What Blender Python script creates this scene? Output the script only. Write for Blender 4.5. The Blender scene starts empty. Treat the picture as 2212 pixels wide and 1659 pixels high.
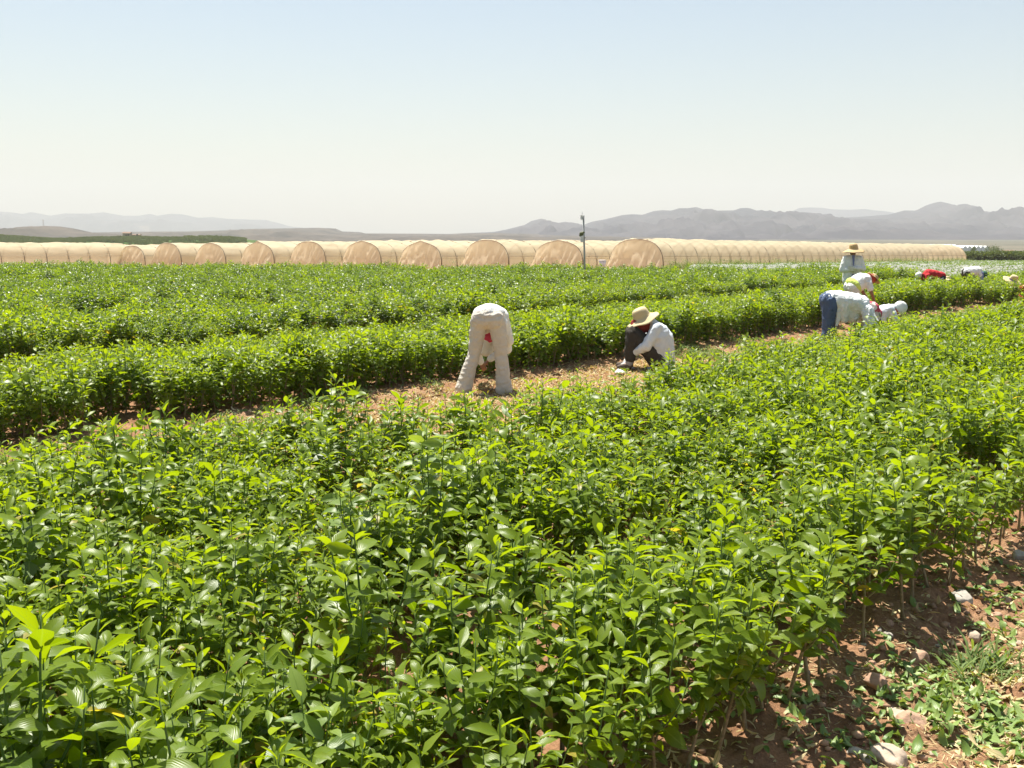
import bpy, bmesh, math, random
import numpy as np
from mathutils import Vector, Matrix, noise

# ------------------------------------------------------------------ camera
CAMH = 1.95
TH = math.radians(8.375)
FPX = 2170.0            # focal length in pixels of a 2212 px wide picture
sc = bpy.context.scene
COL = sc.collection
cam_d = bpy.data.cameras.new('camera')
cam_d.sensor_width = 36.0
cam_d.lens = 36.0 * FPX / 2212.0
cam_d.clip_start = 0.1
cam_d.clip_end = 20000
cam = bpy.data.objects.new('camera', cam_d)
COL.objects.link(cam)
cam.location = (0, 0, CAMH)
cam.rotation_euler = (math.pi / 2 - TH, 0, 0)
sc.camera = cam

# ------------------------------------------------------------------ light
SUN_EL = math.radians(66)
SUN_AZ = math.radians(-22)      # clockwise from +Y
w = bpy.data.worlds.new('World')
sc.world = w
w.use_nodes = True
nt = w.node_tree
nt.nodes.clear()
sky = nt.nodes.new('ShaderNodeTexSky')
sky.sky_type = 'NISHITA'
sky.sun_disc = False
sky.sun_elevation = SUN_EL
sky.sun_rotation = SUN_AZ
sky.altitude = 100
sky.air_density = 1.35
sky.dust_density = 1.3
sky.ozone_density = 1.1
bg = nt.nodes.new('ShaderNodeBackground')
bg.inputs['Strength'].default_value = 0.0545
wo = nt.nodes.new('ShaderNodeOutputWorld')
nt.links.new(sky.outputs[0], bg.inputs['Color'])
nt.links.new(bg.outputs[0], wo.inputs['Surface'])
sd = bpy.data.lights.new('sun', 'SUN')
sd.energy = 5.0
sd.angle = math.radians(0.5)
sd.color = (1.0, 0.955, 0.86)
sun = bpy.data.objects.new('sun', sd)
COL.objects.link(sun)
sdir = Vector((math.sin(SUN_AZ) * math.cos(SUN_EL), math.cos(SUN_AZ) * math.cos(SUN_EL), math.sin(SUN_EL)))
sun.rotation_euler = sdir.to_track_quat('Z', 'Y').to_euler()
sun.location = (0, 0, 30)

sc.view_settings.view_transform = 'Standard'
sc.view_settings.look = 'None'
sc.view_settings.exposure = 1.22
sc.view_settings.gamma = 1.0
sc.render.engine = 'CYCLES'
cy = sc.cycles
cy.max_bounces = 6
cy.diffuse_bounces = 3
cy.glossy_bounces = 2
cy.transmission_bounces = 4
cy.transparent_max_bounces = 8
cy.volume_bounces = 1
cy.use_denoising = True
cy.sample_clamp_indirect = 6
cy.caustics_reflective = False
cy.caustics_refractive = False

rng = np.random.default_rng(7)
random.seed(7)

# ------------------------------------------------------------------ helpers
def ray(px, py):
    u = (px - 1106) / FPX
    v = (py - 829.5) / FPX
    return u, math.cos(TH) - v * math.sin(TH), -math.sin(TH) - v * math.cos(TH)

def at_ground(px, py, z=0.0):
    a, b, c = ray(px, py)
    t = (z - CAMH) / c
    return Vector((a * t, b * t, z))

def at_depth(px, py, Y):
    a, b, c = ray(px, py)
    t = Y / b
    return Vector((a * t, Y, CAMH + c * t))

DX, DY = 0.666, 0.746      # direction of the planted rows and of the tunnels
def sw(s, wv): return (DX * s - DY * wv, DY * s + DX * wv)

def vhash(ix, iy, seed):
    h = (ix.astype(np.int64) * 374761393 + iy.astype(np.int64) * 668265263 + seed * 974711) & 0xffffffff
    h = ((h ^ (h >> 13)) * 1274126177) & 0xffffffff
    h = h ^ (h >> 16)
    return (h & 0xffffff) / float(0xffffff)

def vnoise(x, y, seed=0):
    x = np.asarray(x, float); y = np.asarray(y, float)
    ix = np.floor(x); iy = np.floor(y)
    fx = x - ix; fy = y - iy
    fx = fx * fx * (3 - 2 * fx); fy = fy * fy * (3 - 2 * fy)
    a = vhash(ix, iy, seed); b = vhash(ix + 1, iy, seed)
    c = vhash(ix, iy + 1, seed); d = vhash(ix + 1, iy + 1, seed)
    return (a * (1 - fx) + b * fx) * (1 - fy) + (c * (1 - fx) + d * fx) * fy

def fbm(x, y, seed=0, o=4):
    s = 0; a = 0.5; t = 0
    for i in range(o):
        s = s + a * vnoise(np.asarray(x) * 2 ** i, np.asarray(y) * 2 ** i, seed + i * 17)
        t += a; a *= 0.5
    return s / t

def smooth01(e0, e1, x):
    t = np.clip((np.asarray(x, float) - e0) / (e1 - e0), 0, 1)
    return t * t * (3 - 2 * t)

# strips across the rows (w coordinate): planted beds and bare alleys
BEDS = [(1.70, 2.84), (3.14, 4.46), (4.66, 7.7), (8.5, 10.3), (10.4, 13.2), (13.35, 16.2), (16.35, 18.4),
        (19.8, 22.0), (22.15, 24.2), (25.7, 28.0), (28.15, 30.4), (32.0, 36.0), (37.6, 42.0), (43.6, 48.0), (49.6, 60)]
BIG = [(1.7, 6.3), (9.0, 12.4), (13.9, 18.5), (19.7, 24.3), (25.6, 30.5), (31.9, 36.1), (37.5, 42.1), (43.5, 48.1), (49.5, 60)]
def field_end(x): return 42.8 - 0.15 * x - 0.006 * np.clip(x, 0, 60) ** 2

def base_z(x, y):
    x = np.asarray(x, float); y = np.asarray(y, float)
    return -0.018 * np.clip(y - 58, 0, 195)

def ground_z(x, y):
    x = np.asarray(x, float); y = np.asarray(y, float)
    wv = -DY * x + DX * y
    z = base_z(x, y)
    r = np.zeros_like(x)
    for a, b in BIG:
        r = np.maximum(r, smooth01(a - 0.35, a + 0.1, wv) * (1 - smooth01(b - 0.1, b + 0.35, wv)))
    near = 1 - smooth01(field_end(x) - 1, field_end(x) + 1, y)
    return z + 0.07 * r * near

def link(o, parent=None):
    COL.objects.link(o)
    if parent is not None:
        o.parent = parent
    return o

def mesh_np(name, V, F, mat=None, smooth=True, parent=None, attrs=None, uv=None, link_it=True):
    """V (n,3) array; F list of index tuples or (m,k) array."""
    me = bpy.data.meshes.new(name)
    V = np.asarray(V, dtype=np.float32)
    if isinstance(F, np.ndarray):
        k = F.shape[1]; m = F.shape[0]
        me.vertices.add(len(V)); me.vertices.foreach_set('co', V.ravel())
        me.loops.add(m * k); me.loops.foreach_set('vertex_index', F.astype(np.int32).ravel())
        me.polygons.add(m)
        me.polygons.foreach_set('loop_start', np.arange(0, m * k, k, dtype=np.int32))
        me.polygons.foreach_set('loop_total', np.full(m, k, dtype=np.int32))
        me.update(calc_edges=True)
    else:
        me.from_pydata(V.tolist(), [], F)
    if uv is not None:
        l = me.uv_layers.new(name='UVMap')
        li = np.zeros(len(me.loops), dtype=np.int32)
        me.loops.foreach_get('vertex_index', li)
        l.data.foreach_set('uv', np.asarray(uv, dtype=np.float32)[li].ravel())
    if attrs:
        for k_, a in attrs.items():
            at = me.attributes.new(k_, 'FLOAT', 'POINT')
            at.data.foreach_set('value', np.asarray(a, dtype=np.float32))
    if smooth:
        me.polygons.foreach_set('use_smooth', np.ones(len(me.polygons), dtype=bool))
    if mat is not None:
        if isinstance(mat, (list, tuple)):
            for mm in mat: me.materials.append(mm)
        else:
            me.materials.append(mat)
    me.validate(clean_customdata=False)
    o = bpy.data.objects.new(name, me)
    if link_it: link(o, parent)
    return o

def tag(o, label=None, cat=None, group=None, kind=None):
    if label: o['label'] = label
    if cat: o['category'] = cat
    if group: o['group'] = group
    if kind: o['kind'] = kind
    return o

def empty(name, loc=(0, 0, 0), rz=0.0, label=None, cat=None, group=None):
    o = bpy.data.objects.new(name, None)
    o.empty_display_size = 0.1
    o.location = loc
    o.rotation_euler = (0, 0, rz)
    link(o)
    return tag(o, label, cat, group)

def cat_geo(parts):
    Vs = []; Fs = []; n = 0
    for V, F in parts:
        Vs.append(np.asarray(V, float)); Fs += [tuple(i + n for i in f) for f in F]; n += len(V)
    return np.vstack(Vs), Fs

def tube(path, rad, seg=8, caps=True):
    P = [Vector(p) for p in path]
    n = len(P)
    if not hasattr(rad, '__len__'): rad = [rad] * n
    V = []; F = []
    t0 = (P[1] - P[0]).normalized()
    ref = Vector((0, 0, 1)) if abs(t0.z) < 0.9 else Vector((1, 0, 0))
    a = t0.cross(ref).normalized()
    for i in range(n):
        t = (P[min(i + 1, n - 1)] - P[max(i - 1, 0)]).normalized()
        a = (a - t * a.dot(t)).normalized()
        b = t.cross(a)
        for k in range(seg):
            an = 2 * math.pi * k / seg
            V.append(tuple(P[i] + (a * math.cos(an) + b * math.sin(an)) * rad[i]))
    for i in range(n - 1):
        for k in range(seg):
            k2 = (k + 1) % seg
            F.append((i * seg + k, i * seg + k2, (i + 1) * seg + k2, (i + 1) * seg + k))
    if caps:
        F.append(tuple(reversed(range(seg))))
        F.append(tuple((n - 1) * seg + k for k in range(seg)))
    return np.array(V), F

def box(c, s, R=None):
    V = []
    for x in (-.5, .5):
        for y in (-.5, .5):
            for z in (-.5, .5):
                v = Vector((x * s[0], y * s[1], z * s[2]))
                if R is not None: v = R @ v
                V.append(tuple(v + Vector(c)))
    F = [(0, 1, 3, 2), (4, 6, 7, 5), (0, 4, 5, 1), (2, 3, 7, 6), (0, 2, 6, 4), (1, 5, 7, 3)]
    return np.array(V), F

# ------------------------------------------------------------------ materials
def new_mat(name):
    m = bpy.data.materials.new(name)
    m.use_nodes = True
    m.node_tree.nodes.clear()
    return m, m.node_tree

def N(t, typ, **kw):
    n = t.nodes.new(typ)
    for k, v in kw.items():
        if k in n.inputs: n.inputs[k].default_value = v
        else: setattr(n, k, v)
    return n

def ramp(t, fac, stops):
    r = t.nodes.new('ShaderNodeValToRGB')
    els = r.color_ramp.elements
    while len(els) < len(stops): els.new(0.5)
    for e, (p, c) in zip(els, stops):
        e.position = p
        e.color = (c[0], c[1], c[2], 1) if len(c) == 3 else c
    if fac is not None: t.links.new(fac, r.inputs[0])
    return r

def mixc(t, fac, a, b, mode='MIX'):
    m = t.nodes.new('ShaderNodeMix'); m.data_type = 'RGBA'; m.blend_type = mode
    for idx, v in ((0, fac), (6, a), (7, b)):
        if hasattr(v, 'is_output') or isinstance(v, bpy.types.NodeSocket): t.links.new(v, m.inputs[idx])
        elif idx == 0: m.inputs[0].default_value = v
        else: m.inputs[idx].default_value = (v[0], v[1], v[2], 1)
    return m.outputs[2]

def out(t, s, disp=None):
    o = t.nodes.new('ShaderNodeOutputMaterial')
    t.links.new(s, o.inputs['Surface'])
    return o

def simple_mat(name, col, rough=0.7, var=0.15, scale=20, bump=0.0, bscale=60, spec=0.3, metallic=0.0):
    m, t = new_mat(name)
    tc = N(t, 'ShaderNodeTexCoord')
    no = N(t, 'ShaderNodeTexNoise', Scale=scale, Detail=5.0)
    t.links.new(tc.outputs['Object'], no.inputs['Vector'])
    r = ramp(t, no.outputs[0], [(0.3, tuple(c * (1 - var) for c in col)), (0.7, tuple(min(1, c * (1 + var)) for c in col))])
    p = N(t, 'ShaderNodeBsdfPrincipled', Roughness=rough, Metallic=metallic)
    p.inputs['Specular IOR Level'].default_value = spec
    t.links.new(r.outputs[0], p.inputs['Base Color'])
    if bump:
        n2 = N(t, 'ShaderNodeTexNoise', Scale=bscale, Detail=4.0)
        t.links.new(tc.outputs['Object'], n2.inputs['Vector'])
        b = N(t, 'ShaderNodeBump', Strength=bump, Distance=0.01)
        t.links.new(n2.outputs[0], b.inputs['Height'])
        t.links.new(b.outputs[0], p.inputs['Normal'])
    out(t, p.outputs[0])
    return m

def leaf_mat(name, dark, mid, bright, young, trans=0.4, rough=0.36):
    m, t = new_mat(name)
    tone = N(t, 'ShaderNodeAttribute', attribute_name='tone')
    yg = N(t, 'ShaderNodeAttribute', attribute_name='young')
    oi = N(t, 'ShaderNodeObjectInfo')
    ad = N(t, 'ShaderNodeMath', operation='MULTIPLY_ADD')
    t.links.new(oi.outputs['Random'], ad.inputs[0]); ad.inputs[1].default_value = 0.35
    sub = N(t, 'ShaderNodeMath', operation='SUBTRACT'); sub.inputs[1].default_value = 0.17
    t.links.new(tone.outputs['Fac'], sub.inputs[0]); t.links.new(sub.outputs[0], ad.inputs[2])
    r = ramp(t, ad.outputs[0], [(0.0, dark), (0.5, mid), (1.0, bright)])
    yr = ramp(t, yg.outputs['Fac'], [(0.0, (0, 0, 0)), (0.88, (1, 1, 1))])
    c = mixc(t, yr.outputs[0], r.outputs[0], young)
    # reddish tips of the newest leaves
    rt = ramp(t, yg.outputs['Fac'], [(0.95, (0, 0, 0)), (1.0, (0.6, 0.6, 0.6))])
    rr = N(t, 'ShaderNodeMath', operation='GREATER_THAN'); rr.inputs[1].default_value = 0.78
    t.links.new(oi.outputs['Random'], rr.inputs[0])
    rm = N(t, 'ShaderNodeMath', operation='MULTIPLY'); t.links.new(rt.outputs[0], rm.inputs[0]); t.links.new(rr.outputs[0], rm.inputs[1])
    c = mixc(t, rm.outputs[0], c, (0.30, 0.17, 0.03))
    # a few old yellowed leaves
    od = N(t, 'ShaderNodeMath', operation='LESS_THAN'); od.inputs[1].default_value = -0.5
    t.links.new(yg.outputs['Fac'], od.inputs[0])
    c = mixc(t, od.outputs[0], c, (0.36, 0.29, 0.05))
    # midrib and veins
    uv = N(t, 'ShaderNodeUVMap')
    sp = N(t, 'ShaderNodeSeparateXYZ'); t.links.new(uv.outputs[0], sp.inputs[0])
    ab = N(t, 'ShaderNodeMath', operation='ABSOLUTE'); t.links.new(sp.outputs[0], ab.inputs[0])
    rib = ramp(t, ab.outputs[0], [(0.0, (1, 1, 1)), (0.13, (0, 0, 0))])
    c1 = mixc(t, rib.outputs[0], c, (0.15, 0.22, 0.03))
    vn = N(t, 'ShaderNodeMath', operation='MULTIPLY_ADD'); vn.inputs[1].default_value = -0.55
    t.links.new(ab.outputs[0], vn.inputs[0]); t.links.new(sp.outputs[1], vn.inputs[2])
    vs = N(t, 'ShaderNodeMath', operation='MULTIPLY'); vs.inputs[1].default_value = 46
    t.links.new(vn.outputs[0], vs.inputs[0])
    si = N(t, 'ShaderNodeMath', operation='SINE'); t.links.new(vs.outputs[0], si.inputs[0])
    bp = N(t, 'ShaderNodeBump', Strength=0.15, Distance=0.001)
    t.links.new(si.outputs[0], bp.inputs['Height'])
    # paler matt underside
    geo = N(t, 'ShaderNodeNewGeometry')
    cb = mixc(t, 0.25, c1, (0.13, 0.20, 0.06))
    cf = mixc(t, geo.outputs['Backfacing'], c1, cb)
    p = N(t, 'ShaderNodeBsdfPrincipled', Roughness=rough)
    p.inputs['Specular IOR Level'].default_value = 0.24
    t.links.new(cf, p.inputs['Base Color']); t.links.new(bp.outputs[0], p.inputs['Normal'])
    tr = N(t, 'ShaderNodeBsdfTranslucent')
    tcol = mixc(t, 1.0, c1, (2.2, 2.05, 0.7), 'MULTIPLY')
    t.links.new(tcol, tr.inputs['Color'])
    ms = N(t, 'ShaderNodeMixShader', Fac=trans)
    t.links.new(p.outputs[0], ms.inputs[1]); t.links.new(tr.outputs[0], ms.inputs[2])
    out(t, ms.outputs[0])
    return m

M = {}
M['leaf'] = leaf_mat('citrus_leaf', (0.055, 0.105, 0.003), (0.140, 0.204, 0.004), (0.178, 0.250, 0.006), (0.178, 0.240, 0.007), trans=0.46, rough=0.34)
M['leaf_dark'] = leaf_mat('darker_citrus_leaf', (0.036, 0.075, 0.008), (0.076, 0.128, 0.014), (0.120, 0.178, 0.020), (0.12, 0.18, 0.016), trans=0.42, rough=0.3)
M['leaf_pale'] = leaf_mat('pale_leaf', (0.09, 0.15, 0.03), (0.13, 0.20, 0.045), (0.19, 0.26, 0.06), (0.25, 0.33, 0.06), trans=0.35)
M['leaf_yellow'] = leaf_mat('yellow_leaf', (0.30, 0.33, 0.03), (0.36, 0.38, 0.04), (0.42, 0.42, 0.05), (0.5, 0.46, 0.05), trans=0.35)
M['leaf_cut'] = leaf_mat('cut_leaf', (0.06, 0.13, 0.02), (0.13, 0.21, 0.05), (0.27, 0.35, 0.12), (0.3, 0.38, 0.12), trans=0.15)
M['leaf_dry'] = leaf_mat('dry_leaf', (0.38, 0.26, 0.13), (0.60, 0.47, 0.27), (0.76, 0.64, 0.42), (0.60, 0.48, 0.27), trans=0.12, rough=0.75)
M['leaf_weed'] = leaf_mat('weed_leaf', (0.05, 0.09, 0.025), (0.09, 0.15, 0.04), (0.15, 0.21, 0.06), (0.2, 0.26, 0.08), trans=0.3, rough=0.6)
M['stem'] = simple_mat('young_bark', (0.24, 0.19, 0.10), 0.75, 0.3, 60, 0.4, 200)
def stem_material():
    m, t = new_mat('sapling_bark')
    tc = N(t, 'ShaderNodeTexCoord')
    sp = N(t, 'ShaderNodeSeparateXYZ'); t.links.new(tc.outputs['Object'], sp.inputs[0])
    no = N(t, 'ShaderNodeTexNoise', Scale=60.0, Detail=4.0); t.links.new(tc.outputs['Object'], no.inputs['Vector'])
    br = ramp(t, no.outputs[0], [(0.3, (0.15, 0.115, 0.06)), (0.7, (0.30, 0.24, 0.14))])
    gr = ramp(t, sp.outputs[2], [(0.20, (0, 0, 0)), (0.34, (1, 1, 1))])
    c = mixc(t, gr.outputs[0], br.outputs[0], (0.085, 0.15, 0.025))
    p = N(t, 'ShaderNodeBsdfPrincipled', Roughness=0.65); t.links.new(c, p.inputs['Base Color'])
    b = N(t, 'ShaderNodeBump', Strength=0.4, Distance=0.003); t.links.new(no.outputs[0], b.inputs['Height']); t.links.new(b.outputs[0], p.inputs['Normal'])
    out(t, p.outputs[0])
    return m
M['stem_sapling'] = stem_material()
M['stem_green'] = simple_mat('green_stem', (0.10, 0.15, 0.04), 0.6, 0.2, 60)
M['skin'] = simple_mat('tanned_skin', (0.30, 0.15, 0.085), 0.5, 0.1, 15, 0.1, 200)
M['eye'] = simple_mat('eye_dark', (0.02, 0.015, 0.012), 0.2, 0.05, 10)
M['hair'] = simple_mat('black_hair', (0.015, 0.012, 0.010), 0.5, 0.2, 80, 0.4, 120)

def cloth_mat(name, col, var=0.08, bump=0.5, pattern=None):
    m, t = new_mat(name)
    tc = N(t, 'ShaderNodeTexCoord')
    n1 = N(t, 'ShaderNodeTexNoise', Scale=4.0, Detail=6.0, Roughness=0.6)
    t.links.new(tc.outputs['Object'], n1.inputs['Vector'])
    r = ramp(t, n1.outputs[0], [(0.3, tuple(c * (1 - var) for c in col)), (0.7, tuple(min(1, c * (1 + var * 0.6)) for c in col))])
    c = r.outputs[0]
    if pattern:
        n3 = N(t, 'ShaderNodeTexNoise', Scale=pattern[1], Detail=2.0, Distortion=0.8)
        t.links.new(tc.outputs['Object'], n3.inputs['Vector'])
        pr = ramp(t, n3.outputs[0], [(0.50, (0, 0, 0)), (0.54, (1, 1, 1))])
        c = mixc(t, pr.outputs[0], c, pattern[0])
    p = N(t, 'ShaderNodeBsdfPrincipled', Roughness=0.88)
    p.inputs['Specular IOR Level'].default_value = 0.2
    t.links.new(c, p.inputs['Base Color'])
    n2 = N(t, 'ShaderNodeTexNoise', Scale=9.0, Detail=5.0, Distortion=1.2)
    t.links.new(tc.outputs['Object'], n2.inputs['Vector'])
    b = N(t, 'ShaderNodeBump', Strength=bump, Distance=0.05)
    t.links.new(n2.outputs[0], b.inputs['Height']); t.links.new(b.outputs[0], p.inputs['Normal'])
    out(t, p.outputs[0])
    return m

def straw_mat(name, col):
    m, t = new_mat(name)
    tc = N(t, 'ShaderNodeTexCoord')
    wv = N(t, 'ShaderNodeTexWave', Scale=60.0, Distortion=2.0); wv.wave_type = 'RINGS'; wv.rings_direction = 'Z'
    t.links.new(tc.outputs['Object'], wv.inputs['Vector'])
    r = ramp(t, wv.outputs[0], [(0.1, tuple(c * 0.8 for c in col)), (0.8, col)])
    p = N(t, 'ShaderNodeBsdfPrincipled', Roughness=0.7)
    t.links.new(r.outputs[0], p.inputs['Base Color'])
    b = N(t, 'ShaderNodeBump', Strength=0.5, Distance=0.004)
    t.links.new(wv.outputs[0], b.inputs['Height']); t.links.new(b.outputs[0], p.inputs['Normal'])
    tr = N(t, 'ShaderNodeBsdfTranslucent'); t.links.new(r.outputs[0], tr.inputs['Color'])
    ms = N(t, 'ShaderNodeMixShader', Fac=0.12)
    t.links.new(p.outputs[0], ms.inputs[1]); t.links.new(tr.outputs[0], ms.inputs[2])
    out(t, ms.outputs[0])
    return m

M['straw'] = straw_mat('woven_straw', (0.74, 0.60, 0.34))
M['straw_dark'] = straw_mat('darker_straw', (0.66, 0.47, 0.22))
M['white_cloth'] = cloth_mat('white_cloth', (0.80, 0.80, 0.76))
M['cream_cloth'] = cloth_mat('cream_cloth', (0.72, 0.69, 0.60))
M['beige_trousers'] = cloth_mat('beige_trousers', (0.62, 0.57, 0.49))
M['blue_shirt'] = cloth_mat('pale_blue_cloth', (0.66, 0.70, 0.73))
M['grey_shirt'] = cloth_mat('pale_grey_cloth', (0.76, 0.78, 0.77), 0.08, 0.9)
M['denim'] = cloth_mat('blue_denim', (0.085, 0.12, 0.20), 0.25, 0.7)
M['dark_trousers'] = cloth_mat('dark_grey_trousers', (0.055, 0.048, 0.038), 0.2)
M['black_trousers'] = cloth_mat('black_trousers', (0.03, 0.032, 0.04), 0.2)
M['maroon'] = cloth_mat('maroon_cloth', (0.24, 0.035, 0.03), 0.2)
M['red_shirt'] = cloth_mat('red_cloth', (0.48, 0.03, 0.035), 0.15)
M['pink'] = cloth_mat('pink_scarf', (0.80, 0.62, 0.55), 0.1, 0.7, ((0.55, 0.07, 0.12), 9.0))
M['pinkred'] = cloth_mat('pink_red_cloth', (0.55, 0.06, 0.12), 0.2)
M['lime'] = cloth_mat('lime_cloth', (0.62, 0.74, 0.16), 0.1)
M['glove'] = cloth_mat('yellowed_glove', (0.66, 0.60, 0.38), 0.15)
M['orange_scarf'] = cloth_mat('red_orange_headscarf', (0.50, 0.09, 0.07), 0.3)
M['slate'] = cloth_mat('slate_blue_sleeve', (0.20, 0.23, 0.42), 0.15)
M['green_cap'] = cloth_mat('dark_green_cap', (0.06, 0.14, 0.09), 0.2)
M['grey_cap'] = cloth_mat('grey_cap', (0.33, 0.31, 0.25), 0.15)
M['shoe'] = simple_mat('dusty_shoe', (0.12, 0.09, 0.07), 0.8, 0.3, 30)
M['grey_shoe'] = simple_mat('grey_shoe', (0.33, 0.32, 0.32), 0.8, 0.2, 30)

# ------------------------------------------------------------------ ground
def soil_material():
    m, t = new_mat('dry_soil')
    tc = N(t, 'ShaderNodeTexCoord')
    geo = tc.outputs['Object']
    n1 = N(t, 'ShaderNodeTexNoise', Scale=1.3, Detail=6.0, Roughness=0.65); t.links.new(geo, n1.inputs['Vector'])
    r1 = ramp(t, n1.outputs[0], [(0.30, (0.20, 0.098, 0.050)), (0.52, (0.30, 0.165, 0.090)), (0.72, (0.39, 0.25, 0.148))])
    n2 = N(t, 'ShaderNodeTexNoise', Scale=45.0, Detail=5.0, Roughness=0.7); t.links.new(geo, n2.inputs['Vector'])
    r2 = ramp(t, n2.outputs[0], [(0.35, (0.68, 0.66, 0.64)), (0.65, (1.2, 1.2, 1.2))])
    c = mixc(t, 1.0, r1.outputs[0], r2.outputs[0], 'MULTIPLY')
    # pale crumbs
    v = N(t, 'ShaderNodeTexVoronoi', Scale=70.0); t.links.new(geo, v.inputs['Vector'])
    vr = ramp(t, v.outputs['Distance'], [(0.10, (1, 1, 1)), (0.2, (0, 0, 0))])
    n3 = N(t, 'ShaderNodeTexNoise', Scale=3.0, Detail=2.0); t.links.new(geo, n3.inputs['Vector'])
    gt = ramp(t, n3.outputs[0], [(0.45, (0, 0, 0)), (0.6, (0.55, 0.55, 0.55))])
    mu = mixc(t, 1.0, vr.outputs[0], gt.outputs[0], 'MULTIPLY')
    c = mixc(t, mu, c, (0.55, 0.42, 0.27))
    # far ground turns to dry pale fields
    sp = N(t, 'ShaderNodeSeparateXYZ'); t.links.new(geo, sp.inputs[0])
    fr = N(t, 'ShaderNodeMapRange'); fr.inputs[1].default_value = 110; fr.inputs[2].default_value = 240
    t.links.new(sp.outputs[1], fr.inputs[0])
    n4 = N(t, 'ShaderNodeTexNoise', Scale=0.006, Detail=8.0, Roughness=0.6); t.links.new(geo, n4.inputs['Vector'])
    r4 = ramp(t, n4.outputs[0], [(0.35, (0.045, 0.055, 0.03)), (0.50, (0.09, 0.085, 0.06)), (0.66, (0.17, 0.145, 0.105))])
    c = mixc(t, fr.outputs[0], c, r4.outputs[0])
    p = N(t, 'ShaderNodeBsdfPrincipled', Roughness=0.95)
    p.inputs['Specular IOR Level'].default_value = 0.15
    t.links.new(c, p.inputs['Base Color'])
    n5 = N(t, 'ShaderNodeTexNoise', Scale=22.0, Detail=9.0, Roughness=0.72); t.links.new(geo, n5.inputs['Vector'])
    b = N(t, 'ShaderNodeBump', Strength=0.9, Distance=0.03); t.links.new(n5.outputs[0], b.inputs['Height'])
    t.links.new(b.outputs[0], p.inputs['Normal'])
    out(t, p.outputs[0])
    return m
M['soil'] = soil_material()

def axis(segs):
    a = []
    for lo, hi, st in segs:
        a += list(np.arange(lo, hi, st))
    a.append(segs[-1][1])
    return np.array(a)

gx = axis([(-7500, -1500, 1500), (-1500, -200, 130), (-200, -40, 10), (-40, -8, 0.8), (-8, -4.5, 0.12), (-4.5, 5.5, 0.035), (5.5, 12, 0.09),
           (12, 40, 0.8), (40, 200, 10), (200, 1500, 130), (1500, 7500, 1500)])
gy = axis([(-40, 0, 4), (0, 2.4, 0.12), (2.4, 9, 0.035), (9, 17, 0.05), (17, 24, 0.14), (24, 60, 0.6), (60, 130, 4), (130, 400, 15), (400, 3000, 200), (3000, 7500, 1500)])
GX, GY = np.meshgrid(gx, gy)
def clods(x, y):
    n = fbm(x * 2.2, y * 2.2, 3, 3) - 0.5
    c = np.clip(fbm(x * 11, y * 11, 11, 3) - 0.52, 0, 1)
    c2 = np.clip(fbm(x * 26, y * 26, 31, 2) - 0.55, 0, 1)
    return n * 0.07 + c * 0.12 + c2 * 0.06
GZ = ground_z(GX, GY) + clods(GX, GY) * (1 - smooth01(18, 40, GY)) * (1 - smooth01(12, 20, np.abs(GX)))
nx_, ny_ = len(gx), len(gy)
V = np.stack([GX.ravel(), GY.ravel(), GZ.ravel()], 1)
i0 = (np.arange(ny_ - 1)[:, None] * nx_ + np.arange(nx_ - 1)[None, :]).ravel()
F = np.stack([i0, i0 + 1, i0 + nx_ + 1, i0 + nx_], 1)
g = mesh_np('ground', V, F, M['soil'])
tag(g, 'reddish brown soil of the nursery field with clods', None, None, 'structure')
del V, F, GX, GY, GZ

def gz(x, y):
    """ground height with clods"""
    return float(ground_z(x, y)) + float(clods(np.array(x), np.array(y))) * (1 - float(smooth01(18, 40, y)))

# ------------------------------------------------------------------ mountains and hills
def hill_mat(name, lo, hi, patch, sc_=0.01):
    m, t = new_mat(name)
    tc = N(t, 'ShaderNodeTexCoord')
    n1 = N(t, 'ShaderNodeTexNoise', Scale=sc_, Detail=9.0, Roughness=0.62); t.links.new(tc.outputs['Object'], n1.inputs['Vector'])
    r = ramp(t, n1.outputs[0], [(0.36, lo), (0.62, hi)])
    n2 = N(t, 'ShaderNodeTexNoise', Scale=sc_ * 0.8, Detail=4.0, Roughness=0.5, Distortion=0.6); t.links.new(tc.outputs['Object'], n2.inputs['Vector'])
    r2 = ramp(t, n2.outputs[0], [(0.67, (0, 0, 0)), (0.72, (0.7, 0.7, 0.7))])
    c = mixc(t, r2.outputs[0], r.outputs[0], patch)
    p = N(t, 'ShaderNodeBsdfPrincipled', Roughness=1.0)
    p.inputs['Specular IOR Level'].default_value = 0.0
    t.links.new(c, p.inputs['Base Color'])
    out(t, p.outputs[0])
    return m
M['range'] = hill_mat('haze_tinted_scrub', (0.040, 0.040, 0.052), (0.078, 0.073, 0.082), (0.20, 0.16, 0.13), 0.006)  # brownish scrub with the blue of distant haze put into its colour
M['hill'] = hill_mat('hill_scrub', (0.05, 0.045, 0.040), (0.10, 0.083, 0.068), (0.28, 0.23, 0.17), 0.012)
M['orchard_soil'] = hill_mat('orchard_soil', (0.05, 0.09, 0.03), (0.08, 0.12, 0.04), (0.14, 0.14, 0.07), 0.03)

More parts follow.
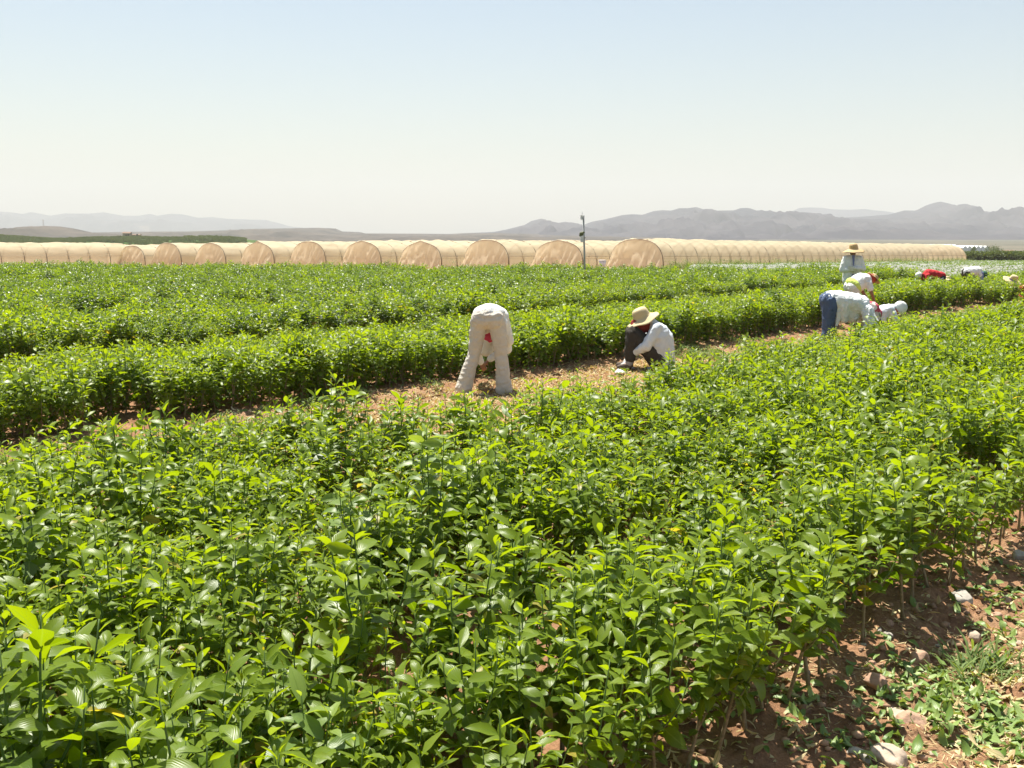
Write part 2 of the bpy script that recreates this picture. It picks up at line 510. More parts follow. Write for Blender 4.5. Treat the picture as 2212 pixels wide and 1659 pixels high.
def ridge(name, prof, dist, depth_front, depth_back, mat, label, rough=0.10, foot_z=-4.5, step=5, seed=1, nrow=34):
    """a real range: the ridge line stands at dist, its slopes run towards and away from the viewer"""
    px = np.arange(prof[0][0], prof[-1][0] + 1, step)
    py = np.interp(px, [p[0] for p in prof], [p[1] for p in prof])
    ratios = np.concatenate([np.linspace(0, 1, nrow)[:-1], 1 + np.linspace(0, 1, nrow // 2)])
    V = []
    for r in ratios:
        if r <= 1:
            Y = dist - depth_front * (1 - r)
            k = r ** 1.35
        else:
            Y = dist + depth_back * (r - 1)
            k = (2 - r)
        for x_, y_ in zip(px, py):
            a, b, c = ray(x_, y_)
            ztop = CAMH + c * dist / b
            X = a * dist / b * (1 + 0.35 * (Y / dist - 1))
            hgt = ztop - foot_z
            n = fbm(np.array(X / dist * 26), np.array(Y / dist * 26), seed, 5) - 0.5
            g_ = abs(fbm(np.array(X / dist * 60), np.array(Y / dist * 22), seed + 5, 4) - 0.5)
            e = math.sin(math.pi * min(r, 1)) if r < 1 else 0
            z = foot_z + hgt * k + e * hgt * (n * 1.1 - g_ * 1.3 + 0.12) * 0.8
            if r <= 1:
                # never rise over the crest as seen from the field
                zl = CAMH + (ztop - CAMH) * (Y / dist) - 0.0015 * dist * (1 - r)
                z = min(z, max(zl, foot_z))
            V.append((X, Y, z))
    n = len(px)
    V = np.array(V)
    i0 = (np.arange(len(ratios) - 1)[:, None] * n + np.arange(n - 1)[None, :]).ravel()
    F = np.stack([i0, i0 + 1, i0 + n + 1, i0 + n], 1)
    o = mesh_np(name, V, F, mat)
    tag(o, label, None, None, 'structure')
    return o

blue_left = [(-400, 470), (-200, 463), (-60, 461), (0, 457), (29, 459), (48, 462), (67, 458), (109, 466), (138, 461), (192, 461.6), (224, 458.5), (266, 466),
             (301, 466), (323, 461.5), (339, 466), (368, 461.6), (394, 463), (429, 470.5), (458, 469), (493, 473), (531, 474), (573, 475),
             (602, 482), (627, 489), (672, 494), (760, 504), (820, 511)]
ridge('mountains', blue_left, 5600, 1300, 900, M['range'], 'pale blue mountain range far off beyond the tunnels', seed=3, foot_z=-6)
blue_right = [(1640, 500), (1680, 470), (1705, 458.7), (1727, 449), (1753, 448.2), (1777, 449), (1797, 452), (1816, 452.7), (1837, 453), (1869, 451.3),
              (1885, 454), (1909, 455.8), (1928, 458.7), (1960, 466), (2010, 480), (2060, 500)]
ridge('mountains', blue_right, 5000, 900, 700, M['range'], 'bluish mesa ridge showing behind the grey mountains', seed=8, foot_z=-6)
right = [(960, 511), (997, 504), (1067, 501), (1093, 496), (1118, 489.8), (1134, 485.6), (1147, 477.6), (1170, 472), (1186, 477.6), (1205, 481.8), (1221, 479),
         (1237, 481.8), (1256, 487), (1266, 484), (1280, 478.5), (1299, 475.4), (1323, 470), (1344, 464.6), (1366, 462.7), (1388, 464), (1412, 456),
         (1431, 454), (1450, 455), (1467, 449.7), (1486, 449.7), (1505, 447.3), (1520, 453), (1546, 455), (1585, 454.5), (1599, 449.7), (1613, 449),
         (1635, 456), (1666, 458.6), (1688, 457.4), (1703, 459), (1730, 468), (1780, 472), (1850, 469), (1921, 463.4), (1953, 454.6), (1977, 455),
         (1989, 450), (2000, 444), (2017, 438.3), (2032, 435.7), (2048, 439.5), (2075, 451.5), (2096, 457.5), (2123, 467), (2135, 464), (2154, 470),
         (2176, 468.4), (2188, 470), (2195, 474), (2212, 470.7), (2260, 462), (2330, 470), (2480, 455), (2700, 480)]
ridge('mountains', right, 2900, 1500, 900, M['range'], 'hazy grey-brown mountain range behind the long tunnel', seed=12, foot_z=-7, nrow=60, step=4)
midhill = [(-400, 504), (150, 503), (224, 501.6), (352, 500), (400, 500), (480, 497.8), (544, 494.6), (608, 493.4), (684, 492), (725, 493.6), (738, 500),
           (757, 500.6), (779, 501.6), (789, 504.2), (907, 504.8), (971, 505.5), (997, 504), (1067, 503), (1200, 507), (1400, 511)]
ridge('hills', midhill, 2000, 1100, 500, M['hill'], 'low scrubby hills along the horizon behind the tunnels', seed=21, foot_z=-4.5)
brown = [(-300, 503), (-60, 503), (0, 501.6), (19, 497), (54, 490.5), (96, 488), (128, 489), (160, 493.6), (176, 500), (215, 504), (300, 507), (340, 511)]
ridge('hill', brown, 1250, 420, 300, M['hill'], 'rounded bare brown hill at far left with a mast on it', seed=27, foot_z=-4.5, step=3)

# terrace carrying the dark orchard on the left
terr = [(-400, 508), (0, 510), (48, 514), (112, 518), (192, 514.5), (272, 513), (352, 514.5), (416, 514.5), (500, 514), (524, 519), (560, 521)]
ridge('terrace_field', terr, 430, 150, 260, M['orchard_soil'], 'green terrace of orchard ground beyond the left tunnels', seed=33, foot_z=-3.6, step=8)

# ------------------------------------------------------------------ leaf geometry
def leaves_geo(base, d, nrm, L, W, arch, fold, stations=(0, 0.14, 0.36, 0.6, 0.83, 1.0), prof=(0.04, 0.60, 1.0, 0.95, 0.52, 0.0), wav=0.0):
    """every leaf: a folded, arching blade. returns V, F(quads), uv, leaf index"""
    n = len(base)
    d = d / np.linalg.norm(d, axis=1, keepdims=True)
    side = np.cross(d, nrm); side /= np.linalg.norm(side, axis=1, keepdims=True) + 1e-9
    nrm = np.cross(side, d)
    S = len(stations)
    V = np.zeros((n, S * 3, 3)); UV = np.zeros((n, S * 3, 2))
    arch = np.where(np.abs(arch) < 0.05, 0.05, arch)
    for i, (tt, pw) in enumerate(zip(stations, prof)):
        a = arch * tt
        p = base + d * (L * np.sin(a) / arch)[:, None] - nrm * (L * (1 - np.cos(a)) / arch)[:, None]
        nl = nrm * np.cos(a)[:, None] + d * np.sin(a)[:, None]
        hw = W * 0.5 * pw
        for k, sgn in ((0, -1), (1, 0), (2, 1)):
            off = side * (sgn * hw * np.cos(fold))[:, None] + nl * (abs(sgn) * hw * np.sin(fold))[:, None]
            if wav and sgn:
                off = off + nl * (wav * hw * np.sin(tt * 11 + sgn * 1.3 + L * 900))[:, None]
            V[:, i * 3 + k] = p + off
            UV[:, i * 3 + k] = (sgn * (pw > 0.1), tt)
    q = []
    for i in range(S - 1):
        a = i * 3
        q += [(a, a + 3, a + 4, a + 1), (a + 1, a + 4, a + 5, a + 2)]
    q = np.array(q)
    F = (q[None] + (np.arange(n) * S * 3)[:, None, None]).reshape(-1, 4)
    return V.reshape(-1, 3), F, UV.reshape(-1, 2), np.repeat(np.arange(n), S * 3)

def make_sapling(seed, H=0.58, nsh=5, leaf=0.082, spread=0.12, bare=0.2, tall=False, stem_r=0.0085):
    """returns foliage arrays and stem arrays for one young tree standing at the origin"""
    r = np.random.default_rng(seed)
    shoots = []
    lean = r.normal(0, 0.04, 2)
    def curve(p0, p1, n, bulge):
        t = np.linspace(0, 1, n)[:, None]
        mid = (p0 + p1) / 2 + bulge
        return (1 - t) ** 2 * p0 + 2 * t * (1 - t) * mid + t ** 2 * p1
    top = np.array([lean[0], lean[1], H])
    main = curve(np.zeros(3), top, 12, np.array([r.normal(0, 0.02), r.normal(0, 0.02), 0]))
    shoots.append((main, bare / H, 1.0))
    for i in range(nsh - 1):
        h0 = bare + (H * 0.6 - bare) * (i + r.uniform(0.0, 0.9)) / (nsh - 1)
        p0 = main[int(np.clip(h0 / H * 11, 1, 10))]
        an = i * 2.4 + r.uniform(-0.5, 0.5)
        rad = spread * r.uniform(0.6, 1.35)
        hz = H * r.uniform(0.74, 1.0)
        p1 = np.array([p0[0] + rad * math.cos(an), p0[1] + rad * math.sin(an), hz])
        out_ = np.array([math.cos(an), math.sin(an), -0.6]) * rad * 0.35
        shoots.append((curve(p0, p1, 9, out_), 0.12, 0.7))
    B = []; D = []; Nn = []; Ls = []; Y = []; A = []
    for path, start, th in shoots:
        seg = np.linalg.norm(np.diff(path, axis=0), axis=1)
        cum = np.concatenate([[0], np.cumsum(seg)]); tot = cum[-1]
        s = tot * start; ph = r.uniform(0, 6.28)
        while s < tot:
            f = s / tot
            p = np.array([np.interp(s, cum, path[:, k]) for k in range(3)])
            ph += 2.4 + r.normal(0, 0.25)
            u = (tot - s)                      # distance to tip
            small = np.clip(u / 0.055, 0.16, 1.0) ** 0.6
            el = np.interp(u, [0, 0.03, 0.10, 0.3], [1.25, 0.70, 0.50, 0.15]) + r.normal(0, 0.22)
            dd = np.array([math.cos(ph) * math.cos(el), math.sin(ph) * math.cos(el), math.sin(el)])
            nn = np.array([-math.cos(ph) * math.sin(el), -math.sin(ph) * math.sin(el), math.cos(el)]) + r.normal(0, 0.40, 3)
            B.append(p + dd * 0.008); D.append(dd); Nn.append(nn)
            Ls.append(leaf * small * r.uniform(0.6, 1.25))
            Y.append(np.clip(1 - u / 0.10, 0, 1)); A.append(np.interp(u, [0, 0.06, 0.2], [0.4, 0.8, 1.1]) * r.uniform(0.3, 1.5))
            s += r.uniform(0.016, 0.028) * (0.55 + 0.45 * small) * (1.35 if tall else 1.0)
    B = np.array(B); D = np.array(D); Nn = np.array(Nn); L = np.array(Ls); Y = np.array(Y); A = np.array(A)
    n = len(B)
    fold = np.interp(Y, [0, 1], [0.24, 0.45]) + r.normal(0, 0.1, n)
    W = L * r.uniform(0.40, 0.52, n) * np.interp(Y, [0, 1], [1, 0.75])
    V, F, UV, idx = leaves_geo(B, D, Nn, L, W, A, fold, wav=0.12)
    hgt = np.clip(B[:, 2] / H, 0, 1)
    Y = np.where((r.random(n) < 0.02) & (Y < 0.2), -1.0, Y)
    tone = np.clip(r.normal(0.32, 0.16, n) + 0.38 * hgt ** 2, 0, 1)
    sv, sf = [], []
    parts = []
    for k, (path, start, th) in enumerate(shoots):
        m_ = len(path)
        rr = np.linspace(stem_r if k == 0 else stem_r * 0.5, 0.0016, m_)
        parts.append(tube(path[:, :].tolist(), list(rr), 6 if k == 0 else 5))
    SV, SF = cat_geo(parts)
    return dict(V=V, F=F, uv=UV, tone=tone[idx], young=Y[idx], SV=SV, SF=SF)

def sapling_meshes(d, mat, i):
    fo = mesh_np('foliage', d['V'], d['F'], mat, attrs={'tone': d['tone'], 'young': d['young']}, uv=d['uv'], link_it=False)
    st = mesh_np('stem', d['SV'], d['SF'], M['stem_sapling'], link_it=False)
    return fo.data, st.data

NV = 12
variants = []
for i in range(NV):
    r_ = random.Random(100 + i)
    low = i >= NV // 2
    variants.append(make_sapling(100 + i, H=r_.uniform(0.52, 0.66), nsh=r_.choice([5, 6, 6, 7]) if low else r_.choice([3, 4, 4, 5]), leaf=r_.uniform(0.078, 0.098),
                                 spread=r_.uniform(0.10, 0.14), bare=r_.uniform(0.03, 0.07) if low else r_.uniform(0.14, 0.2)))
vmesh = [sapling_meshes(v, M['leaf'], i) for i, v in enumerate(variants)]

# joined variants for the field object
hid = bpy.data.collections.new('sapling_variants')
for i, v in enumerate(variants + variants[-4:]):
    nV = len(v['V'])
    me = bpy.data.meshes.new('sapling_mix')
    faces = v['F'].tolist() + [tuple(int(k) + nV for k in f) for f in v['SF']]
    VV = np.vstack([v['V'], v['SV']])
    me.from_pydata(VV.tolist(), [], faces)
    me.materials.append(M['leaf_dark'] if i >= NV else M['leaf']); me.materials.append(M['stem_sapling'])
    mi = np.zeros(len(faces), dtype=np.int32); mi[len(v['F']):] = 1
    me.polygons.foreach_set('material_index', mi)
    me.polygons.foreach_set('use_smooth', np.ones(len(faces), dtype=bool))
    uvl = me.uv_layers.new(name='UVMap')
    li = np.zeros(len(me.loops), dtype=np.int32); me.loops.foreach_get('vertex_index', li)
    uvall = np.vstack([v['uv'], np.full((len(v['SV']), 2), 0.5)])
    uvl.data.foreach_set('uv', uvall[li].astype(np.float32).ravel())
    for k_ in ('tone', 'young'):
        a_ = me.attributes.new(k_, 'FLOAT', 'POINT')
        a_.data.foreach_set('value', np.concatenate([v[k_], np.zeros(len(v['SV']))]).astype(np.float32))
    o = bpy.data.objects.new('v%02d' % i, me)
    hid.objects.link(o)

def scatter_object(name, P, vi, rot, scl, coll, label, kind='stuff', cat=None):
    me = bpy.data.meshes.new(name)
    me.vertices.add(len(P)); me.vertices.foreach_set('co', np.asarray(P, dtype=np.float32).ravel())
    a = me.attributes.new('vi', 'INT', 'POINT'); a.data.foreach_set('value', np.asarray(vi, dtype=np.int32))
    a = me.attributes.new('rot', 'FLOAT_VECTOR', 'POINT'); a.data.foreach_set('vector', np.asarray(rot, dtype=np.float32).ravel())
    a = me.attributes.new('scl', 'FLOAT_VECTOR', 'POINT'); a.data.foreach_set('vector', np.asarray(scl, dtype=np.float32).ravel())
    o = bpy.data.objects.new(name, me); link(o)
    ng = bpy.data.node_groups.new(name + '_nodes', 'GeometryNodeTree')
    ng.interface.new_socket('Geometry', in_out='INPUT', socket_type='NodeSocketGeometry')
    ng.interface.new_socket('Geometry', in_out='OUTPUT', socket_type='NodeSocketGeometry')
    gi = ng.nodes.new('NodeGroupInput'); go = ng.nodes.new('NodeGroupOutput')
    ci = ng.nodes.new('GeometryNodeCollectionInfo'); ci.inputs['Collection'].default_value = coll
    ci.inputs['Separate Children'].default_value = True; ci.inputs['Reset Children'].default_value = True
    ip = ng.nodes.new('GeometryNodeInstanceOnPoints'); ip.inputs['Pick Instance'].default_value = True
    def na(nm, dt):
        n = ng.nodes.new('GeometryNodeInputNamedAttribute'); n.data_type = dt; n.inputs['Name'].default_value = nm
        return n.outputs['Attribute']
    ng.links.new(gi.outputs[0], ip.inputs['Points'])
    ng.links.new(ci.outputs[0], ip.inputs['Instance'])
    ng.links.new(na('vi', 'INT'), ip.inputs['Instance Index'])
    er = ng.nodes.new('FunctionNodeEulerToRotation')
    ng.links.new(na('rot', 'FLOAT_VECTOR'), er.inputs[0]); ng.links.new(er.outputs[0], ip.inputs['Rotation'])
    ng.links.new(na('scl', 'FLOAT_VECTOR'), ip.inputs['Scale'])
    ng.links.new(ip.outputs[0], go.inputs[0])
    md = o.modifiers.new('scatter', 'NODES'); md.node_group = ng
    tag(o, label, cat, None, kind)
    return o

# ---- where people and free spots are: no plants there (x, y, radius)
KEEP = []

# ------------------------------------------------------------------ plant positions
pts = []
for bi, (a, b) in enumerate(BEDS):
    nrow = max(2, int(round((b - a) / 0.19)))
    for j in range(nrow):
        wv = a + (b - a) * (j + 0.5) / nrow
        if j == 0: wv = a + 0.04
        if j == nrow - 1: wv = b - 0.04
        s = -45 + rng.uniform(0, .2)
        while s < 75:
            s += rng.uniform(0.17, 0.25)
            x, y = sw(s, wv)
            if y < 1.2 or y > field_end(x) or abs(x) > 0.51 * y * 1.14 + 1.6: continue
            edge = (j == 0 or j == nrow - 1)
            pts.append((x + rng.normal(0, 0.02), y + rng.normal(0, 0.02), wv, 1.0 if edge else 0.0, bi))
pts = np.array(pts)
keepm = np.ones(len(pts), dtype=bool)
# uneven stand: random gaps
gapn = fbm(pts[:, 0] * 0.9, pts[:, 1] * 0.9, 77, 3)
keepm &= ~((gapn < 0.33) & (rng.random(len(pts)) < 0.75) & ((pts[:, 2] > 3.2) | (gapn < 0.27)))
keepm &= rng.random(len(pts)) > 0.03
# shady openings along the furrow
for ox, oy, orx, ory in [(-0.22, 4.05, 0.27, 0.17), (1.15, 5.85, 0.22, 0.16), (-2.2, 3.6, 0.2, 0.16)]:
    keepm &= ((pts[:, 0] - ox) / orx) ** 2 + ((pts[:, 1] - oy) / ory) ** 2 > 1
# the sparse edge of the near bed towards the working path
w_edge = np.interp(pts[:, 0], [-5, -3.3, -2.0, -1.2, -0.3, 0.7, 1.4, 2.6, 4.7, 8, 14], [7.6, 7.3, 6.9, 6.3, 5.45, 6.0, 6.0, 6.1, 7.0, 6.9, 6.3])
keepm &= ~((pts[:, 4] == 2) & (pts[:, 2] > w_edge))
sparse = (pts[:, 4] == 2) & (pts[:, 2] > w_edge - 0.8)
keepm &= ~(sparse & (rng.random(len(pts)) < np.where(pts[:, 0] < -1.2, 0.32, 0.25)))
al = 12.15 + 0.55 * (fbm(pts[:, 0] * 0.5, pts[:, 1] * 0.5, 91, 2) - 0.3)
keepm &= ~((pts[:, 2] > al) & (pts[:, 2] < 14.0 - 0.5 * (fbm(pts[:, 0] * 0.6, pts[:, 1] * 0.6, 92, 2) - 0.4)))
w_lo = np.interp(pts[:, 0], [-5, 4, 10, 14], [9.25, 9.15, 9.2, 8.5])
keepm &= ~((pts[:, 4] == 3) & (pts[:, 2] < w_lo))
# plants right under the lens would block the view
keepm &= ~((pts[:, 1] < 1.55) & (pts[:, 2] < 3.3))

# ------------------------------------------------------------------ people
def capsule(p, q, r1, r2, seg=16, cap=4):
    p = Vector(p); q = Vector(q)
    d = q - p
    if d.length < 1e-5: d = Vector((0, 0, 1e-4))
    t = d.normalized()
    ref = Vector((0, 0, 1)) if abs(t.z) < 0.9 else Vector((1, 0, 0))
    a = t.cross(ref).normalized(); b = t.cross(a)
    rings = []
    for i in range(1, cap + 1):
        an = -math.pi / 2 + i * (math.pi / 2) / cap
        rings.append((p + t * r1 * math.sin(an), r1 * math.cos(an)))
    for i in range(0, cap):
        an = i * (math.pi / 2) / cap
        rings.append((q + t * r2 * math.sin(an), r2 * math.cos(an)))
    V = [tuple(p - t * r1)]; F = []
    for c, r in rings:
        for k in range(seg):
            an = 2 * math.pi * k / seg
            V.append(tuple(c + (a * math.cos(an) + b * math.sin(an)) * r))
    V.append(tuple(q + t * r2))
    n = len(rings)
    for k in range(seg):
        F.append((0, 1 + (k + 1) % seg, 1 + k))
        for i in range(n - 1):
            F.append((1 + i * seg + k, 1 + i * seg + (k + 1) % seg, 1 + (i + 1) * seg + (k + 1) % seg, 1 + (i + 1) * seg + k))
        F.append((1 + (n - 1) * seg + k, 1 + (n - 1) * seg + (k + 1) % seg, len(V) - 1))
    return np.array(V), F

def ellip(c, r, fwd=(1, 0, 0), up=(0, 0, 1)):
    V, F = capsule((0, 0, -1e-4), (0, 0, 1e-4), 1, 1, 18, 6)
    f = Vector(fwd).normalized(); u = Vector(up); s = u.cross(f).normalized(); u = f.cross(s)
    R = np.array([f, s, u]).T
    return (V * np.array(r)) @ R.T + np.array(c), F

def blob(name, prims, mat, parent, voxel=0.012, smooth=6, fold=0.0, ffreq=(6, 6, 4), seed=0, cut=None):
    V, F = cat_geo(prims)
    me = bpy.data.meshes.new('tmp'); me.from_pydata(V.tolist(), [], F)
    bm = bmesh.new(); bm.from_mesh(me); bmesh.ops.recalc_face_normals(bm, faces=bm.faces); bm.to_mesh(me); bm.free()
    o = bpy.data.objects.new('tmp', me); COL.objects.link(o)
    m = o.modifiers.new('r', 'REMESH'); m.mode = 'VOXEL'; m.voxel_size = voxel
    m2 = o.modifiers.new('s', 'SMOOTH'); m2.factor = 0.6; m2.iterations = smooth
    dg = bpy.context.evaluated_depsgraph_get()
    nm = bpy.data.meshes.new_from_object(o.evaluated_get(dg))
    bpy.data.objects.remove(o)
    if fold or cut:
        bm = bmesh.new(); bm.from_mesh(nm); bm.normal_update()
        if fold:
            off = []
            for v in bm.verts:
                q = Vector((v.co.x * ffreq[0], v.co.y * ffreq[1], v.co.z * ffreq[2] + seed * 3.1))
                n = noise.noise(q) + 0.5 * noise.noise(q * 2.1)
                n = 1 - abs(n) * 2.4
                off.append(v.normal * (0.6 * fold * (n - 0.4)))
            for v, o_ in zip(bm.verts, off): v.co += o_
        if cut:
            for pt, nr in cut:
                bmesh.ops.bisect_plane(bm, geom=bm.verts[:] + bm.edges[:] + bm.faces[:], plane_co=pt, plane_no=nr, clear_outer=True)
        bm.to_mesh(nm); bm.free()
    nm.name = name
    nm.materials.clear(); nm.materials.append(mat)
    nm.polygons.foreach_set('use_smooth', np.ones(len(nm.polygons), dtype=bool))
    ob = bpy.data.objects.new(name, nm)
    link(ob, parent)
    return ob

def straw_hat(parent, c, up, R=0.21, crown=0.095, h=0.12, droop=0.05, mat='straw', seed=0, tall=1.0, band=None, stretch=(1, 1), name='straw_hat'):
    up = Vector(up).normalized()
    ref = Vector((1, 0, 0)) if abs(up.x) < 0.8 else Vector((0, 1, 0))
    a = (ref - up * ref.dot(up)).normalized(); b = up.cross(a)
    prof = [(0.001, h), (crown * 0.5, h * 0.985), (crown * 0.80, h * 0.88), (crown * 0.95, h * 0.6), (crown * 1.02, h * 0.2), (crown * 1.06, 0.0),
            (crown * 1.25, -0.004), (R * 0.72, -droop * 0.4), (R * 0.9, -droop * 0.8), (R, -droop),
            (R * 0.985, -droop - 0.006), (R * 0.72, -droop * 0.4 - 0.006), (crown * 1.2, -0.011), (crown * 0.98, -0.006), (crown * 0.9, h * 0.5), (crown * 0.5, h * 0.9), (0.001, h * 0.94)]
    seg = 40
    V = []; F = []
    for i, (r, z) in enumerate(prof):
        for k in range(seg):
            an = 2 * math.pi * k / seg
            wv = 0.0
            if r > crown * 1.2: wv = (r / R) ** 2 * (0.014 * math.sin(2 * an + seed) + 0.008 * math.sin(5 * an + 2 * seed))
            V.append(tuple(Vector(c) + a * (r * stretch[0] * math.cos(an)) + b * (r * stretch[1] * math.sin(an)) + up * (z * tall + wv)))
    for i in range(len(prof) - 1):
        for k in range(seg):
            F.append((i * seg + k, i * seg + (k + 1) % seg, (i + 1) * seg + (k + 1) % seg, (i + 1) * seg + k))
    o = mesh_np(name, V, F, M[mat], parent=parent)
    if band:
        BV = []; BF = []
        for z in (0.004, 0.03):
            for k in range(seg):
                an = 2 * math.pi * k / seg
                rr = crown * (1.075 if z < 0.02 else 1.045)
                BV.append(tuple(Vector(c) + a * (rr * stretch[0] * math.cos(an)) + b * (rr * stretch[1] * math.sin(an)) + up * z))
        for k in range(seg):
            BF.append((k, (k + 1) % seg, seg + (k + 1) % seg, seg + k))
        mesh_np('hat_band', BV, BF, M[band], parent=o)
    return o

def hand_prims(wr, d, pn, g=0.0, side=1, curl=0.7):
    """palm, four fingers of unequal length and a thumb; d forward, pn palm normal"""
    d = Vector(d).normalized(); pn = Vector(pn); pn = (pn - d * pn.dot(d)).normalized(); s = d.cross(pn)
    w0 = Vector(wr); P = []
    for k, off in enumerate((-0.026, -0.009, 0.009, 0.026)):
        P.append(capsule(w0 + d * 0.015 + s * off * 0.6, w0 + d * 0.082 + s * off, 0.015 + g, 0.013 + g))
        ln = (0.062, 0.078, 0.084, 0.072)[k] if side > 0 else (0.072, 0.084, 0.078, 0.062)[k]
        a0 = w0 + d * 0.086 + s * off * 1.15
        c1 = curl * (0.55 + 0.1 * k)
        d1 = (d * math.cos(c1) + pn * math.sin(c1)).normalized()
        a1 = a0 + d1 * ln * 0.45
        d2 = (d * math.cos(c1 * 2) + pn * math.sin(c1 * 2)).normalized()
        a2 = a1 + d2 * ln * 0.32
        d3 = (d * math.cos(c1 * 2.7) + pn * math.sin(c1 * 2.7)).normalized()
        a3 = a2 + d3 * ln * 0.23
        P += [capsule(a0, a1, 0.0095 + g, 0.009 + g), capsule(a1, a2, 0.009 + g, 0.0082 + g), capsule(a2, a3, 0.0082 + g, 0.007 + g)]
    t0 = w0 + d * 0.025 + s * side * 0.026
    t1 = t0 + (d * 0.5 + s * side * 0.65 + pn * 0.35).normalized() * 0.04
    t2 = t1 + (d * 0.75 + s * side * 0.2 + pn * 0.6).normalized() * 0.035
    P += [capsule(t0, t1, 0.014 + g, 0.011 + g), capsule(t1, t2, 0.011 + g, 0.009 + g)]
    return P

def person(J, loc, rz, st, label, scale=1.0):
    root = empty('person', loc, rz, label, 'person')
    root.scale = (scale,) * 3
    g = lambda k: Vector(J[k])
    vx = st.get('voxel', 0.011)
    lat_p = (g('hipL') - g('hipR')).normalized()
    lat_c = (g('shL') - g('shR')).normalized()
    pe, ch, ne, he = g('pelvis'), g('chest'), g('neck'), g('head')
    fd = Vector(J['face']).normalized(); up = Vector(J['up']).normalized()
    ls = up.cross(fd).normalized()
    # --- body, one continuous surface
    P = [ellip(pe, (0.115, 0.15, 0.12), lat_p.cross(Vector((0, 0, 1))), (0, 0, 1))]
    for sg in (-1, 1):
        P.append(capsule(pe + lat_p * sg * 0.05, ch + lat_c * sg * 0.065, 0.095, 0.105))
    P += [capsule(g('shL') - lat_c * 0.03, g('shR') + lat_c * 0.03, 0.06, 0.06), capsule(ch, ne, 0.10, 0.065), capsule(ne, he - up * 0.03, 0.056, 0.052)]
    P += [ellip(he + up * 0.02 - fd * 0.008, (0.092, 0.074, 0.088), fd, up), ellip(he - up * 0.045 + fd * 0.022, (0.062, 0.055, 0.058), fd, up),
          capsule(he + fd * 0.084 + up * 0.01, he + fd * 0.102 - up * 0.022, 0.009, 0.013), capsule(he + fd * 0.083 - up * 0.052 - ls * 0.018, he + fd * 0.083 - up * 0.052 + ls * 0.018, 0.008, 0.008),
          capsule(he + fd * 0.08 + up * 0.028 - ls * 0.035, he + fd * 0.08 + up * 0.028 + ls * 0.035, 0.011, 0.011),
          ellip(he + ls * 0.078 - fd * 0.005, (0.018, 0.009, 0.03), fd, up), ellip(he - ls * 0.078 - fd * 0.005, (0.018, 0.009, 0.03), fd, up)]
    for s in 'LR':
        sh, el, wr = g('sh' + s), g('el' + s), g('wr' + s)
        P += [capsule(sh, el, 0.048, 0.038), capsule(el, wr, 0.038, 0.026)]
        hp, kn, an, to = g('hip' + s), g('kn' + s), g('an' + s), g('to' + s)
        P += [capsule(hp, kn, 0.082, 0.055), capsule(kn, kn.lerp(an, 0.35), 0.053, 0.054), capsule(kn.lerp(an, 0.35), an, 0.052, 0.036), capsule(an - Vector((0, 0, 0.03)), to, 0.038, 0.03)]
        hd = Vector(J.get('hand' + s, tuple(wr - el)))
        pn = Vector(J.get('palm' + s, (0, 0, -1) if abs(hd.normalized().z) < 0.8 else (1, 0, 0)))
        P += hand_prims(wr, hd, pn, 0.0, 1 if s == 'L' else -1, st.get('curl', 0.6))
    b = blob('body', P, M['skin'], root, min(vx, 0.008) if st.get('fine') else vx, 4)
    for sg in (-1, 1):
        mesh_np('eye', *ellip(he + fd * 0.079 + up * 0.008 + ls * sg * 0.03, (0.009, 0.013, 0.008), fd, up), mat=M['eye'], parent=b)
    hv = [ellip(he + up * 0.028 - fd * 0.02, (0.094, 0.080, 0.092), fd, up), ellip(he - fd * 0.045 - up * 0.02, (0.055, 0.068, 0.075), fd, up)]
    blob('hair', hv, M['hair'], root, max(vx, 0.01), 3)
    # --- trousers
    fl = st.get('flare', 0.062)
    T = [ellip(pe, (0.135, 0.175, 0.14), lat_p.cross(Vector((0, 0, 1))), (0, 0, 1))]
    T += list(st.get('trouser_extra', []))
    for s in 'LR':
        hp, kn, an = g('hip' + s), g('kn' + s), g('an' + s)
        sg = 1 if s == 'L' else -1
        cf = st.get('calf', 0.072); tk = st.get('thigh', 1.0)
        T += [capsule(hp + lat_p * sg * 0.01, kn, 0.112 * tk, 0.082 * tk), capsule(kn, kn.lerp(an, 0.5), 0.080 * tk, cf), capsule(kn.lerp(an, 0.5), an + Vector((0, 0, st.get('cuff', 0.03))), cf, fl)]
        if st.get('buttock'): T.append(ellip(hp + Vector((-0.04, 0, 0.03)), (0.11, 0.105, 0.13)))
    tr = blob('trousers', T, M[st['trousers']], root, vx, 4, st.get('tfold', 0.010), st.get('tfreq', (9, 9, 7)), 1)
    if st.get('stripe'):
        ln = []
        for t_ in np.linspace(0, 1, 8):
            q = g('hip' + st['stripe']).lerp(g('kn' + st['stripe']), t_)
            ln.append(tuple(q + lat_p * (0.108 if st['stripe'] == 'L' else -0.108)))
        mesh_np('side_stripe', *tube(ln, 0.016, 6), mat=M['white_cloth'], parent=tr)
    # --- shoes
    for s in 'LR':
        an, to = g('an' + s), g('to' + s)
        blob('shoe', [capsule(an - Vector((0, 0, 0.045)), to, 0.046, 0.038), capsule(an, an - Vector((0, 0, 0.04)), 0.046, 0.046)], M[st.get('shoe', 'shoe')], root, 0.012, 3)
    # --- shirt
    k = st.get('loose', 1.0)
    S = list(st.get('shirt_extra', []))
    lo = pe.lerp(ch, st.get('hem', 0.05))
    for sg in (-1, 1):
        S.append(capsule(lo + lat_p * sg * 0.065, ch + lat_c * sg * 0.075, 0.125 * k, 0.128 * k))
    S += [capsule(g('shL') - lat_c * 0.02, g('shR') + lat_c * 0.02, 0.082, 0.082), capsule(ch, ne, 0.12, 0.078)]
    sl = st.get('sleeve', 1.0)
